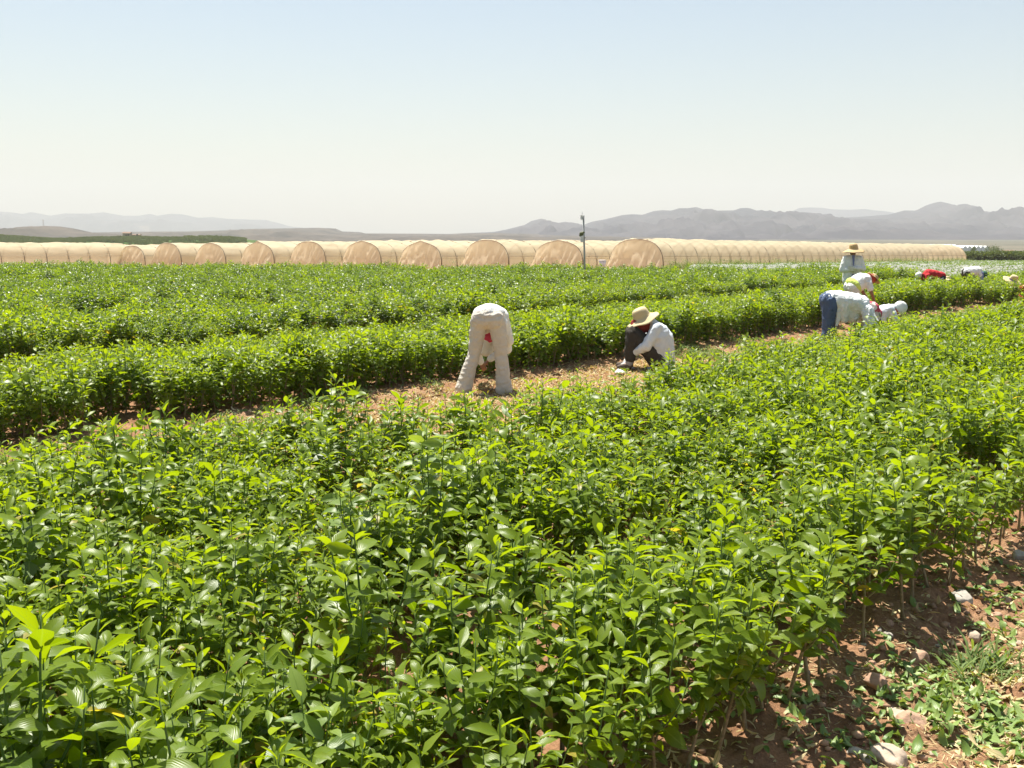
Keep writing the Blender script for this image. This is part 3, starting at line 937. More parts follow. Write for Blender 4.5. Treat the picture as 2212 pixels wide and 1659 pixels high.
    for s in 'LR':
        sh, el, wr = g('sh' + s), g('el' + s), g('wr' + s)
        if sl >= 1:
            S += [capsule(sh, el, 0.072, 0.060 * k), capsule(el, wr.lerp(el, 0.06), 0.060 * k, 0.046)]
        else:
            S.append(capsule(sh, sh.lerp(el, sl), 0.075, 0.068))
    blob('shirt', S, M[st['shirt']], root, vx, 4, st.get('sfold', 0.011), st.get('sfreq', (8, 8, 8)), 5, st.get('shirt_cut'))
    for nm, prims, mt, fo in st.get('garments', []):
        blob(nm, prims, M[mt], root, vx, 4, fo, (12, 12, 9), 9)
    if st.get('gloves'):
        for s in 'LR':
            wr, el = g('wr' + s), g('el' + s)
            hd = Vector(J.get('hand' + s, tuple(wr - el)))
            pn = Vector(J.get('palm' + s, (0, 0, -1) if abs(hd.normalized().z) < 0.8 else (1, 0, 0)))
            gp = hand_prims(wr, hd, pn, 0.006, 1 if s == 'L' else -1, st.get('curl', 0.6)) + [capsule(wr.lerp(el, 0.15), wr + hd.normalized() * 0.02, 0.05, 0.034)]
            blob('glove', gp, M[st['gloves']], root, 0.008, 2, 0.003)
    h = st.get('hat')
    if h: h(root, he, fd, up, ls)
    KEEP.append((loc[0], loc[1], st.get('keep', 0.35)))
    return root

def mirror(J):
    o = dict(J)
    for k in list(J):
        if k[-1] == 'L' and k[:-1] + 'R' not in J:
            x, y, z = J[k]; o[k[:-1] + 'R'] = (x, -y, z)
    return o

def up_by(p, d): return (p[0], p[1], p[2] + d)
def place(px, Y):
    p = at_depth(px, 600, Y)
    return (p.x, Y, gz(p.x, Y))

# A: woman in white bending over from the hips, seen from behind
def hood(root, he, fd, up, ls):
    blob('sun_hood', [ellip(he + up * 0.03 - fd * 0.01, (0.115, 0.105, 0.105), fd, up), ellip(he - fd * 0.07 - up * 0.01, (0.06, 0.10, 0.12), fd, up),
                      capsule(he - fd * 0.06 + up * 0.02, he - fd * 0.06 - up * 0.12, 0.095, 0.095), capsule(he + Vector((-0.03, 0, 0.05)), he + Vector((-0.02, 0.01, -0.06)), 0.105, 0.10)], M['cream_cloth'], root, 0.01, 3, 0.006)
JA = dict(pelvis=(0, -0.05, 0.945), hipL=(0, 0.065, 0.90), hipR=(0, -0.14, 0.90), knL=(0.03, 0.135, 0.50), knR=(0.03, -0.20, 0.49), anL=(-0.03, 0.27, 0.10), anR=(0.02, -0.235, 0.10),
          toL=(0.12, 0.33, 0.045), toR=(0.17, -0.27, 0.045), chest=(0.33, -0.04, 0.83), neck=(0.42, -0.02, 0.70), head=(0.43, 0.01, 0.575), face=(0.25, 0.1, -0.95), up=(0.3, 0.1, -0.93),
          shL=(0.36, 0.13, 0.77), shR=(0.34, -0.20, 0.78), elL=(0.47, 0.18, 0.52), elR=(0.30, -0.255, 0.53), wrL=(0.50, 0.10, 0.33), wrR=(0.27, -0.03, 0.40),
          handR=(0.05, 0.75, -0.75), palmR=(0.3, -0.6, -0.6))
person(JA, place(1047, 12.45), math.radians(86), dict(
    shirt='white_cloth', trousers='beige_trousers', flare=0.108, cuff=-0.05, calf=0.088, tfold=0.011, tfreq=(8, 8, 14), fine=True, buttock=True, loose=1.04, shoe='grey_shoe', voxel=0.010,
    shirt_extra=[ellip((0.045, -0.05, 1.0), (0.15, 0.205, 0.125)), ellip((0.14, -0.08, 0.95), (0.16, 0.215, 0.15)), capsule((0.16, -0.20, 0.90), (0.26, -0.27, 0.64), 0.10, 0.075), capsule((0.02, -0.10, 0.98), (0.04, -0.20, 0.88), 0.13, 0.085)],
    garments=[('neck_scarf', [capsule((0.30, -0.03, 0.74), (0.36, -0.02, 0.66), 0.085, 0.075)], 'pinkred', 0.01)],
    sfold=0.009, sfreq=(9, 9, 4), curl=0.9, hat=hood), 'person in white shirt and beige flared trousers bent double, seen from behind')

# B: seated worker, wide straw hat, back to the right
JB = mirror(dict(pelvis=(0, 0, 0.15), hipL=(0.03, 0.10, 0.15), knL=(0.36, 0.105, 0.50), anL=(0.40, 0.11, 0.12), toL=(0.54, 0.13, 0.05), chest=(0.02, 0, 0.47), neck=(0.11, 0, 0.615),
     head=(0.235, 0, 0.665), face=(0.85, 0, -0.55), up=(0.50, 0, 0.86), shL=(0.06, 0.175, 0.565), elL=(0.20, 0.22, 0.34), wrL=(0.36, 0.12, 0.24)))
person(JB, place(1429, 14.6), math.radians(176), dict(
    shirt='blue_shirt', trousers='dark_trousers', fine=True, flare=0.072, cuff=0.05, thigh=1.2, calf=0.085, loose=1.2, sfold=0.017, sfreq=(9, 7, 6), tfold=0.018, voxel=0.010, shoe='shoe',
    shirt_extra=[capsule((-0.03, 0.05, 0.12), (-0.02, 0.05, 0.42), 0.17, 0.15), capsule((-0.03, -0.05, 0.12), (-0.02, -0.05, 0.42), 0.17, 0.15)],
    garments=[('neck_scarf', [capsule((0.20, 0, 0.60), (0.31, 0, 0.56), 0.095, 0.10), capsule((0.30, 0, 0.60), (0.34, 0, 0.49), 0.10, 0.08)], 'maroon', 0.012),
              ('sock', [capsule((0.39, 0.11, 0.17), (0.41, 0.11, 0.10), 0.062, 0.055)], 'grey_shoe', 0.004)],
    hat=lambda r, he, fd, up, ls: straw_hat(r, he + up * 0.035 - fd * 0.01, (0.42, 0.10, 0.90), R=0.215, crown=0.108, h=0.135, droop=0.045, mat='straw', seed=1.0, stretch=(1.05, 0.95))),
    'person sitting on the path with drawn up knees, pale blue shirt, wide straw hat', 1.10)

# C: big man in jeans and loose grey shirt
def chood(root, he, fd, up, ls):
    blob('head_scarf', [ellip(he + up * 0.02, (0.115, 0.10, 0.12), fd, up), capsule(he + Vector((-0.04, 0, 0.08)), he + Vector((0.02, -0.02, -0.06)), 0.12, 0.09),
                        capsule(he + Vector((-0.10, 0, 0.13)), he + Vector((-0.02, 0, 0.10)), 0.10, 0.11)], M['pink'], root, 0.01, 3, 0.012, (10, 10, 4))
    blob('cap', [ellip(he + up * 0.045, (0.108, 0.094, 0.09), fd, up), capsule(he + up * 0.05 + fd * 0.09 - ls * 0.04, he + up * 0.05 + fd * 0.13 + ls * 0.03, 0.02, 0.02),
                 ellip(he + up * 0.05 + fd * 0.11, (0.075, 0.07, 0.012), fd, up)], M['grey_cap'], root, 0.008, 2)
JC = dict(pelvis=(0, 0, 0.90), hipL=(0.0, 0.105, 0.86), hipR=(0.0, -0.105, 0.86), knL=(0.08, 0.13, 0.47), knR=(-0.03, -0.14, 0.47), anL=(0.08, 0.15, 0.10), anR=(-0.06, -0.17, 0.10),
          toL=(0.25, 0.17, 0.05), toR=(0.12, -0.19, 0.05), chest=(0.43, 0, 0.86), neck=(0.62, 0, 0.76), head=(0.745, 0.0, 0.66), face=(0.5, 0, -0.86), up=(0.85, 0, 0.3),
          shL=(0.58, 0.20, 0.78), shR=(0.60, -0.20, 0.75), elL=(0.62, 0.23, 0.48), elR=(0.70, -0.29, 0.52), wrL=(0.60, 0.14, 0.30), wrR=(0.50, -0.26, 0.42), handR=(-0.1, 0.1, -1), palmR=(1, 0.3, 0))
person(JC, place(1793, 17.0), math.radians(-6), dict(
    shirt='grey_shirt', trousers='denim', fine=True, flare=0.085, cuff=0.0, loose=1.22, buttock=True, sfold=0.019, sfreq=(11, 5, 3), tfold=0.016, tfreq=(7, 7, 4), gloves='glove', voxel=0.011,
    thigh=1.18, calf=0.10, trouser_extra=[ellip((-0.01, 0, 0.87), (0.15, 0.19, 0.17))],
    shirt_extra=[ellip((0.16, 0, 0.90), (0.17, 0.215, 0.16)), capsule((0.14, -0.12, 0.82), (0.12, -0.14, 0.48), 0.07, 0.03), capsule((0.22, -0.10, 0.80), (0.24, -0.10, 0.58), 0.13, 0.07),
                 capsule((0.34, 0.0, 0.82), (0.40, 0.0, 0.64), 0.19, 0.14), ellip((0.46, 0, 0.82), (0.22, 0.22, 0.18)), capsule((0.60, -0.18, 0.72), (0.64, -0.24, 0.54), 0.105, 0.10),
                 capsule((0.12, 0.1, 0.82), (0.10, 0.12, 0.62), 0.09, 0.05)],
    hat=chood), 'bent person in blue jeans, loose pale grey shirt and pink patterned head scarf')

# E: worker behind C in pale T-shirt with lime waistband
def ehat(root, he, fd, up, ls):
    blob('head_scarf', [ellip(he - fd * 0.02 + up * 0.01, (0.105, 0.09, 0.105), fd, up), capsule(he - fd * 0.09 - up * 0.02, he - fd * 0.02 - up * 0.10, 0.075, 0.07)], M['orange_scarf'], root, 0.012, 3, 0.008)
    straw_hat(root, he + fd * 0.02 + up * 0.06, (0.72, 0.0, 0.70), R=0.17, crown=0.09, h=0.07, droop=0.02, mat='straw_dark', seed=2)
JE = dict(pelvis=(0, 0, 0.84), hipL=(0, 0.1, 0.80), hipR=(0, -0.1, 0.80), knL=(0.06, 0.13, 0.45), knR=(0.02, -0.13, 0.45), anL=(0, 0.15, 0.10), anR=(-0.02, -0.15, 0.10), toL=(0.16, 0.15, 0.05), toR=(0.14, -0.15, 0.05),
          chest=(0.22, 0, 0.98), neck=(0.33, 0, 1.02), head=(0.44, 0, 1.0), face=(0.8, 0, -0.6), up=(0.6, 0, 0.8), shL=(0.26, 0.18, 0.95), shR=(0.26, -0.18, 0.95), elL=(0.38, 0.22, 0.70), elR=(0.33, -0.24, 0.70), wrL=(0.5, 0.15, 0.52), wrR=(0.44, -0.18, 0.50))
person(JE, place(1842, 21.5), math.radians(10), dict(
    shirt='white_cloth', trousers='cream_cloth', voxel=0.012, sleeve=0.55, loose=1.25, sfold=0.012,
    shirt_extra=[ellip((0.15, 0, 0.95), (0.19, 0.215, 0.17)), ellip((0.06, 0, 0.85), (0.17, 0.21, 0.16))],
    garments=[('waist_cloth', [ellip((0.03, 0, 0.865), (0.20, 0.24, 0.125), (-0.54, 0, 0.84), (0.84, 0, 0.54))], 'lime', 0.006)], hat=ehat),
    'worker in white T-shirt with a lime green waistband, red head scarf and tilted straw hat')

# F: standing, arms folded
JF = dict(pelvis=(0, 0, 0.84), hipL=(0, 0.09, 0.80), hipR=(0, -0.09, 0.80), knL=(0.02, 0.1, 0.44), knR=(0.02, -0.1, 0.44), anL=(0, 0.12, 0.10), anR=(0, -0.12, 0.10), toL=(0.16, 0.13, 0.05), toR=(0.16, -0.13, 0.05),
          chest=(-0.01, 0, 1.14), neck=(0.0, 0, 1.28), head=(0.02, 0, 1.40), face=(0.98, 0.05, -0.2), up=(0.2, 0, 0.98), shL=(0, 0.165, 1.235), shR=(0, -0.165, 1.235), elL=(0.05, 0.235, 1.00), elR=(0.06, -0.245, 0.98),
          wrL=(0.19, 0.02, 1.02), wrR=(0.17, -0.02, 0.985), handL=(0.1, -1, 0.1), handR=(0.1, 1, 0.15), palmL=(-1, 0, 0), palmR=(-1, 0, 0))
person(JF, place(1840, 25.0), math.radians(-97), dict(
    shirt='white_cloth', trousers='beige_trousers', fine=True, voxel=0.010, loose=1.05, gloves='cream_cloth', sfold=0.014, sfreq=(10, 10, 5),
    shirt_extra=[capsule((0, 0.07, 1.05), (0.02, 0.09, 0.74), 0.125, 0.13), capsule((0, -0.07, 1.05), (0.02, -0.09, 0.74), 0.125, 0.13)],
    garments=[('neck_opening', [capsule((0.075, 0, 1.30), (0.145, -0.005, 1.08), 0.035, 0.012)], 'slate', 0.0), ('shirt_tail', [capsule((0.13, 0.0, 0.86), (0.14, -0.02, 0.72), 0.03, 0.035)], 'denim', 0.0)],
    hat=lambda r, he, fd, up, ls: straw_hat(r, he + up * 0.065, (0.10, -0.08, 1), R=0.245, crown=0.10, h=0.13, droop=0.06, mat='straw_dark', seed=3)),
    'worker standing upright with folded arms in long pale blue shirt and broad straw hat', 1.06)

# G: crouched, white cap, right of the big man
def white_cap(root, he, fd, up, ls, mat='white_cloth'):
    blob('cap', [ellip(he + up * 0.035, (0.112, 0.10, 0.10), fd, up), ellip(he + up * 0.03 + fd * 0.11, (0.085, 0.075, 0.014), fd, up)], M[mat], root, 0.01, 2, 0.003)
crouch = mirror(dict(pelvis=(0, 0, 0.32), hipL=(0, 0.1, 0.30), knL=(0.30, 0.17, 0.46), anL=(0.08, 0.16, 0.10), toL=(0.22, 0.19, 0.05), chest=(0.27, 0, 0.47), neck=(0.38, 0, 0.53), head=(0.46, 0, 0.53), face=(0.75, 0, -0.65),
     up=(0.65, 0, 0.75), shL=(0.30, 0.17, 0.47), elL=(0.40, 0.25, 0.26), wrL=(0.55, 0.12, 0.16)))
JG = dict(crouch); JG.update(head=(0.47, 0, 0.46), neck=(0.36, 0, 0.48), chest=(0.24, 0, 0.42))
person(JG, up_by(place(1888, 19.0), 0.12), math.radians(-12), dict(shirt='blue_shirt', trousers='blue_shirt', voxel=0.012, hat=lambda r, he, fd, up, ls: (
    blob('cap', [ellip(he + Vector((0.03, 0, 0.03)), (0.125, 0.11, 0.13))], M['white_cloth'], r, 0.01, 2, 0.006), None),
    garments=[('neck_scarf', [capsule((0.36, -0.02, 0.43), (0.42, -0.02, 0.42), 0.08, 0.07)], 'orange_scarf', 0.006)]),
    'crouching person in white cap beside the one in blue jeans')

# H: red shirt, bent low, facing left
JH = dict(pelvis=(0, 0, 0.52), hipL=(0, 0.1, 0.48), hipR=(0, -0.1, 0.48), knL=(0.28, 0.14, 0.34), knR=(0.16, -0.15, 0.16), anL=(0.12, 0.14, 0.1), anR=(-0.22, -0.14, 0.1), toL=(0.28, 0.14, 0.05), toR=(-0.1, -0.14, 0.04),
          chest=(0.36, 0, 0.60), neck=(0.50, 0, 0.56), head=(0.63, 0, 0.53), face=(0.6, 0, -0.8), up=(0.8, 0, 0.6), shL=(0.43, 0.18, 0.55), shR=(0.43, -0.18, 0.55), elL=(0.5, 0.22, 0.27), elR=(0.52, -0.2, 0.27), wrL=(0.6, 0.1, 0.1), wrR=(0.62, -0.1, 0.1))
person(JH, up_by(place(2033, 30.5), 0.16), math.radians(174), dict(shirt='red_shirt', trousers='black_trousers', voxel=0.013, sleeve=0.4, stripe='L', hat=white_cap, loose=1.1,
    shirt_extra=[ellip((0.24, 0, 0.56), (0.2, 0.19, 0.13))]), 'worker in red shirt and black striped trousers bent low facing left, white cap')

# J: white shirt, slate sleeves, green cap
JJ = dict(JH); JJ.update(pelvis=(0, 0, 0.60), hipL=(0, 0.1, 0.56), hipR=(0, -0.1, 0.56), knL=(0.1, 0.14, 0.36), knR=(0.02, -0.15, 0.34), anL=(-0.02, 0.14, 0.1), anR=(-0.1, -0.14, 0.1), toL=(0.12, 0.14, 0.05), toR=(0.04, -0.14, 0.05),
    chest=(0.34, 0, 0.63), neck=(0.46, 0, 0.57), head=(0.58, 0, 0.51), shL=(0.40, 0.18, 0.54), shR=(0.40, -0.18, 0.54), elL=(0.42, 0.22, 0.3), elR=(0.42, -0.22, 0.30))
person(JJ, up_by(place(2086, 32.5), 0.14), math.radians(4), dict(shirt='white_cloth', trousers='dark_trousers', voxel=0.013, sleeve=0.25, loose=1.15, hat=lambda r, he, fd, up, ls: white_cap(r, he, fd, up, ls, 'green_cap'),
    shirt_extra=[ellip((0.22, 0, 0.63), (0.2, 0.2, 0.15))],
    garments=[('long_sleeve', [capsule((0.40, 0.18, 0.54), (0.42, 0.22, 0.3), 0.066, 0.055), capsule((0.42, 0.22, 0.3), (0.58, 0.12, 0.14), 0.055, 0.04)], 'slate', 0.006),
              ('long_sleeve', [capsule((0.41, -0.17, 0.55), (0.42, -0.22, 0.3), 0.082, 0.058), capsule((0.42, -0.22, 0.3), (0.6, -0.12, 0.13), 0.055, 0.04)], 'slate', 0.006)]),
    'bent worker in white top with slate blue sleeves, dark trousers and a green cap')

# I: only a pale hat and back, behind the red shirt
JI = dict(crouch); JI.update(head=(0.40, 0, 0.44), neck=(0.34, 0, 0.42), chest=(0.24, 0, 0.38))
person(JI, up_by(place(2050, 32), 0.06), math.radians(-120), dict(shirt='black_trousers', trousers='black_trousers', voxel=0.014,
    hat=lambda r, he, fd, up, ls: straw_hat(r, he + up * 0.05, (-0.25, 0.1, 0.9), R=0.20, crown=0.10, h=0.10, droop=0.05, mat='straw', seed=5)),
    'crouching worker in a pale straw hat just behind the one in red shirt')
# K: broad straw hat with dark band
JK = dict(crouch); JK.update(head=(0.38, 0, 0.62), neck=(0.33, 0, 0.54), chest=(0.22, 0, 0.45))
person(JK, up_by(place(2169, 31.3), -0.12), math.radians(-75), dict(shirt='cream_cloth', trousers='dark_trousers', voxel=0.014,
    hat=lambda r, he, fd, up, ls: straw_hat(r, he + Vector((0, 0, 0.06)), (0.50, 0.12, 0.85), R=0.27, crown=0.115, h=0.15, droop=0.04, mat='straw', seed=0.4, band='slate', stretch=(0.9, 1.15))),
    'crouching worker under a very wide straw hat with a dark hat band')
# L: cut by the right edge
JL = dict(crouch)
person(JL, up_by(place(2219, 30.5), -0.08), math.radians(-110), dict(shirt='maroon', trousers='red_shirt', voxel=0.014,
    hat=lambda r, he, fd, up, ls: straw_hat(r, he + up * 0.05, (0.1, 0.2, 0.95), R=0.17, crown=0.10, h=0.11, droop=0.04, mat='straw_dark', seed=2.4)),
    'crouching worker in red at the right edge with a small tan hat')

# ------------------------------------------------------------------ saplings: individuals and the field
for kx, ky, kr in KEEP:
    keepm &= (pts[:, 0] - kx) ** 2 + (pts[:, 1] - ky) ** 2 > kr ** 2
    if ky > 29:   # room where the pickers kneel
        keepm &= (pts[:, 0] - kx) ** 2 + (pts[:, 1] - ky + 0.8) ** 2 > 0.75 ** 2
pts = pts[keepm]
dist = np.hypot(pts[:, 0], pts[:, 1])
infr = (np.abs(pts[:, 0]) < 0.525 * pts[:, 1] + 0.1) & (pts[:, 1] > 2.15)
order = np.argsort(np.where(infr, dist, 1e9))
NIND = 288
ind = set(order[:NIND].tolist())
zz = ground_z(pts[:, 0], pts[:, 1])
hs = 1.0 + 0.24 * (fbm(pts[:, 0] * 0.8, pts[:, 1] * 0.8, 55, 3) - 0.5) * 2 + rng.normal(0, 0.12, len(pts))
hs = hs * np.where(pts[:, 4] >= 3, 1.0, 0.97)
hs = np.where((pts[:, 4] == 4), 0.86 + 0.4 * (hs - 1), hs)
hs = hs * np.where(pts[:, 2] < 1.8, 1.08, 1.0) * np.where((pts[:, 4] == 2) & (pts[:, 0] > 3.2) & (pts[:, 2] > 5.6), 0.76, 1.0)
hs = hs * np.where((pts[:, 4] == 2) & (pts[:, 0] < -1.2) & (pts[:, 2] > 6.1), 0.97, 1.0)
vi = rng.integers(0, NV // 2, len(pts)) + np.where((pts[:, 4] >= 3) & (pts[:, 0] < 1.5 + rng.normal(0, 1.5, len(pts))), NV // 2, np.where((pts[:, 2] > 2.0) & (rng.random(len(pts)) < 0.75), NV // 2, 0))
rotz = rng.uniform(0, 6.283, len(pts))
tilt = rng.normal(0, 0.07, (len(pts), 2))

def new_sapling(name, loc, rot, scl, fmesh, smesh, label, group, cat='sapling'):
    e = bpy.data.objects.new(name, None); e.empty_display_size = 0.1
    e.location = loc; e.rotation_euler = rot; e.scale = scl
    link(e); tag(e, label, cat, group)
    f = bpy.data.objects.new('foliage', fmesh); link(f, e)
    s = bpy.data.objects.new('stem', smesh); link(s, e)
    return e
LAB_EDGE = 'citrus sapling with bare lower trunk along the edge of the reddish dirt path'
LAB_FURROW = 'glossy leaved citrus sapling beside the narrow dark furrow within the near bed'
LAB_IN = 'bright green citrus sapling standing tightly among others inside the near bed'
for i in sorted(ind, key=lambda k: dist[k]):
    wv = pts[i, 2]
    lab, grp = (LAB_EDGE, 'saplings along the dirt path') if wv < 2.1 else ((LAB_FURROW, 'saplings along the furrow') if 2.7 < wv < 3.3 else (LAB_IN, 'saplings inside the near bed'))
    fm, sm = vmesh[vi[i]]
    new_sapling('sapling', (pts[i, 0], pts[i, 1], zz[i]), (tilt[i, 0], tilt[i, 1], rotz[i]), (hs[i],) * 3, fm, sm, lab, grp)

rest = np.array([i for i in range(len(pts)) if i not in ind])
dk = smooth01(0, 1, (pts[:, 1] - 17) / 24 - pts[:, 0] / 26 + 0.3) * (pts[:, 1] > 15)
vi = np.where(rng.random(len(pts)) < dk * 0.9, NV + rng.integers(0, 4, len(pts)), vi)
print('saplings', len(pts), 'rest', len(rest))
sapl = scatter_object('sapling_field', np.stack([pts[rest, 0], pts[rest, 1], zz[rest]], 1), vi[rest],
                      np.stack([tilt[rest, 0], tilt[rest, 1], rotz[rest]], 1), np.repeat(hs[rest][:, None], 3, 1), hid,
                      'dense green citrus saplings planted in long beds across the nursery field')

# tall and odd ones
def special(px, py, Y, mat, label, seed, lf=0.1, nsh=3, H=None, sp=0.06, bare=0.15, dense=False):
    p = at_depth(px, py, Y)
    z0 = float(ground_z(p.x, Y))
    d = make_sapling(seed, H=p.z - z0, nsh=nsh, leaf=lf, spread=sp, bare=bare, tall=not dense)
    fm, sm = sapling_meshes(d, mat, 0)
    new_sapling('sapling', (p.x, Y, z0), (0, 0, 0.3 * seed), (1, 1, 1), fm, sm, label, None)
special(935, 925, 4.9, M['leaf_pale'], 'tallest pale leaved sapling rising above the near bed below the bent woman', 501, 0.115, 4, sp=0.10)
special(757, 1010, 4.75, M['leaf_pale'], 'pale grey-green sapling standing left of the tallest one', 502, 0.11, 5, sp=0.13)
special(1283, 1228, 4.35, M['leaf_yellow'], 'small sapling with a bright yellow shoot in the near bed', 503, 0.07, 1, bare=0.35)
special(1100, 1350, 3.35, M['leaf'], 'big leaved sapling with curved bare stem at the furrow in front', 504, 0.105, 4, sp=0.09)
special(1020, 885, 7.9, M['leaf_pale'], 'slim tall sapling shoot right in front of the bent woman', 505, 0.10, 2, sp=0.05)
special(640, 1500, 2.75, M['leaf_pale'], 'light green sapling with long upturned leaves near the bottom edge', 506, 0.12, 4, sp=0.10)
special(850, 1480, 2.9, M['leaf'], 'bright sapling with upright shoots bordering the dark furrow opening', 507, 0.10, 4, sp=0.09)
special(1240, 800, 9.9, M['leaf'], 'single tall sapling shoot on the path side between the two nearest workers', 508, 0.10, 3, sp=0.08)
special(1545, 1120, 5.0, M['leaf'], 'tall shoot with spreading leaves beside the furrow at centre right', 509, 0.105, 2, sp=0.06)

# ------------------------------------------------------------------ stones on the dirt path
def stone(px, py, r, seed, flat=0.7, col='stone'):
    p = at_ground(px, py)
    bm = bmesh.new()
    bmesh.ops.create_icosphere(bm, subdivisions=4, radius=1.0)
    rr = random.Random(seed)
    sx, sy = rr.uniform(0.85, 1.4), rr.uniform(0.7, 1.1); r = r * 0.8
    off = Vector((seed * 3.7, seed * 1.3, 0))
    planes = [(Vector((rr.gauss(0, 1), rr.gauss(0, 1), rr.gauss(0, 1))).normalized(), rr.uniform(0.62, 0.9)) for _ in range(9)]
    for v in bm.verts:
        q = v.co.copy()
        for n_, d_ in planes:
            e = q.dot(n_) - d_
            if e > 0: q -= n_ * e * 0.85
        q *= 1 + 0.16 * noise.noise(q * 1.3 + off) + 0.06 * noise.noise(q * 4 + off) + 0.02 * noise.noise(q * 12 + off)
        v.co = Vector((q.x * r * sx, q.y * r * sy, q.z * r * flat))
    me = bpy.data.meshes.new('stone'); bm.to_mesh(me); bm.free()
    me.materials.append(M[col]); me.polygons.foreach_set('use_smooth', np.ones(len(me.polygons), dtype=bool))
    o = bpy.data.objects.new('stone', me); link(o)
    o.location = (p.x, p.y, gz(p.x, p.y) + r * flat * 0.08); o.rotation_euler = (rr.uniform(-.2, .2), rr.uniform(-.2, .2), rr.uniform(0, 6.28))
    return o
M['stone'] = simple_mat('dusty_stone', (0.42, 0.33, 0.25), 0.9, 0.25, 14, 0.5, 60)
M['stone_red'] = simple_mat('reddish_stone', (0.40, 0.25, 0.17), 0.9, 0.2, 14, 0.5, 60)
M['stone_pale'] = simple_mat('pale_stone', (0.38, 0.34, 0.29), 0.85, 0.2, 14, 0.4, 60)
ST = [(1400, 1400, .085, 'stone_red', 'large rounded tan stone lying beside the cut green leaves'), (1705, 640, .062, 'stone_pale', 'angular pale stone below the sapling row halfway up the dirt path'),
      (1440, 985, .07, 'stone_red', 'upright tan stone at the top of the cut leaf pile'), (1170, 1210, .07, 'stone_red', 'long flat reddish stone on the bare bank'),
      (1250, 1625, .085, 'stone', 'grey boulder cut by the bottom edge of the path'), (1300, 1335, .055, 'stone', 'grey stone touching the large rounded one'),
      (1060, 1610, .075, 'stone_pale', 'pale half buried stone left of the grey boulder'), (1640, 715, .024, 'stone_red', None), (1140, 1050, .022, 'stone_red', None),
      (1890, 905, .04, 'stone_red', 'small tan stone on the bare right part of the path'), (1795, 840, .045, 'stone', 'dull brown stone above the twig heap'), (1240, 862, .028, 'stone_pale', None),
      (2085, 335, .06, 'stone_pale', 'white speckled stone at the far right edge of the path'), (2000, 620, .045, 'stone_red', 'tan stone between leaf litter at the right side'),
      (1180, 838, .02, 'stone_pale', None), (1075, 957, .022, 'stone_pale', None), (1245, 800, .03, 'stone_red', None), (695, 1125, .035, 'stone', 'grey chip stone between the sapling trunks'),
      (1940, 700, .038, 'stone_red', 'flat tan stone near the leafy right side'), (1600, 540, .035, 'stone_red', 'reddish clod stone near the trunks higher up'), (2080, 850, .028, 'stone', None), (1560, 880, .018, 'stone_pale', None),
      (1850, 1280, .022, 'stone', None), (1530, 1560, .02, 'stone', None)]
for i, (cx, cy_, r, c, lb) in enumerate(ST):
    o = stone((1700 + cx / 2.655) * .885, (1250 + cy_ / 2.655) * .885, r, i + 1, 0.75, c)
    if lb: tag(o, lb, 'stone')
    else: tag(o, 'small pebble on the reddish dirt path', 'stone', 'small pebbles on the dirt path')

# ------------------------------------------------------------------ litter
def litter(name, P, mat, label, lo, hi, seed, wid=(0.3, 0.5), lift=0.006, tiltk=0.35, arch=(0.2, 1.6)):
    r = np.random.default_rng(seed)
    n = len(P)
    z = ground_z(P[:, 0], P[:, 1]) + clods(P[:, 0], P[:, 1]) * (1 - smooth01(18, 40, P[:, 1]))
    an = r.uniform(0, 6.283, n)
    nr = np.stack([r.normal(0, tiltk, n), r.normal(0, tiltk, n), np.ones(n)], 1)
    flip = np.where(r.random(n) < 0.35, -1.0, 1.0)
    nr /= np.linalg.norm(nr, axis=1, keepdims=True)
    d = np.stack([np.cos(an), np.sin(an), np.zeros(n)], 1)
    d = d - nr * (d * nr).sum(1, keepdims=True)
    L = r.uniform(lo, hi, n)
    V, F, UV, idx = leaves_geo(np.stack([P[:, 0], P[:, 1], z + lift + r.uniform(0, lift, n)], 1), d, nr * flip[:, None], L, L * r.uniform(wid[0], wid[1], n),
                               r.uniform(arch[0], arch[1], n), r.uniform(0.1, 0.8, n), wav=0.2)
    o = mesh_np(name, V, F, mat, attrs={'tone': r.uniform(0, 1, n)[idx], 'young': (r.uniform(0, 0.6, n) ** 2)[idx]}, uv=UV)
    tag(o, label, None, None, 'stuff')
    return o

def P0_region(n, wlo, whi, slo, shi, thr=0.0, seed=1, fr=1.2):
    r = np.random.default_rng(seed)
    s = r.uniform(slo, shi, n); wv = r.uniform(wlo, whi, n)
    x = DX * s - DY * wv; y = DY * s + DX * wv
    k = fbm(x * fr, y * fr, seed + 40, 3)
    m = k > thr
    return np.stack([x[m], y[m]], 1)
# dry leaves: working path and dirt path
Pd = np.vstack([P0_region(14000, 5.6, 9.3, 5, 16, 0.44, 5), P0_region(26000, 5.6, 8.9, 6, 14, 0.0, 6), P0_region(6500, 6.5, 9.3, 16, 34, 0.42, 7),
                P0_region(7000, 0.3, 1.3, 2, 9, 0.42, 8, 2.0), P0_region(3500, 0.5, 2.0, 2, 9, 0.48, 9, 2.0), P0_region(1500, 1.5, 9.3, 2, 12, 0.5, 10)])
litter('dry_leaf_litter', Pd, M['leaf_dry'], 'pale dry leaves and straw strewn over the bare paths', 0.025, 0.075, 11, (0.14, 0.45))
# straw splinters
Ps = np.vstack([P0_region(16000, 0.3, 1.32, 2, 8, 0.38, 15, 2.0), P0_region(5000, 1.2, 1.9, 2, 8, 0.5, 17, 2.0), P0_region(24000, 5.6, 9.2, 6, 16, 0.38, 16, 1.0)])
litter('straw_chips', Ps, M['leaf_dry'], 'fine pale straw splinters lying on the trodden paths', 0.015, 0.06, 12, (0.06, 0.14), 0.004, 0.2, (0.1, 0.5))
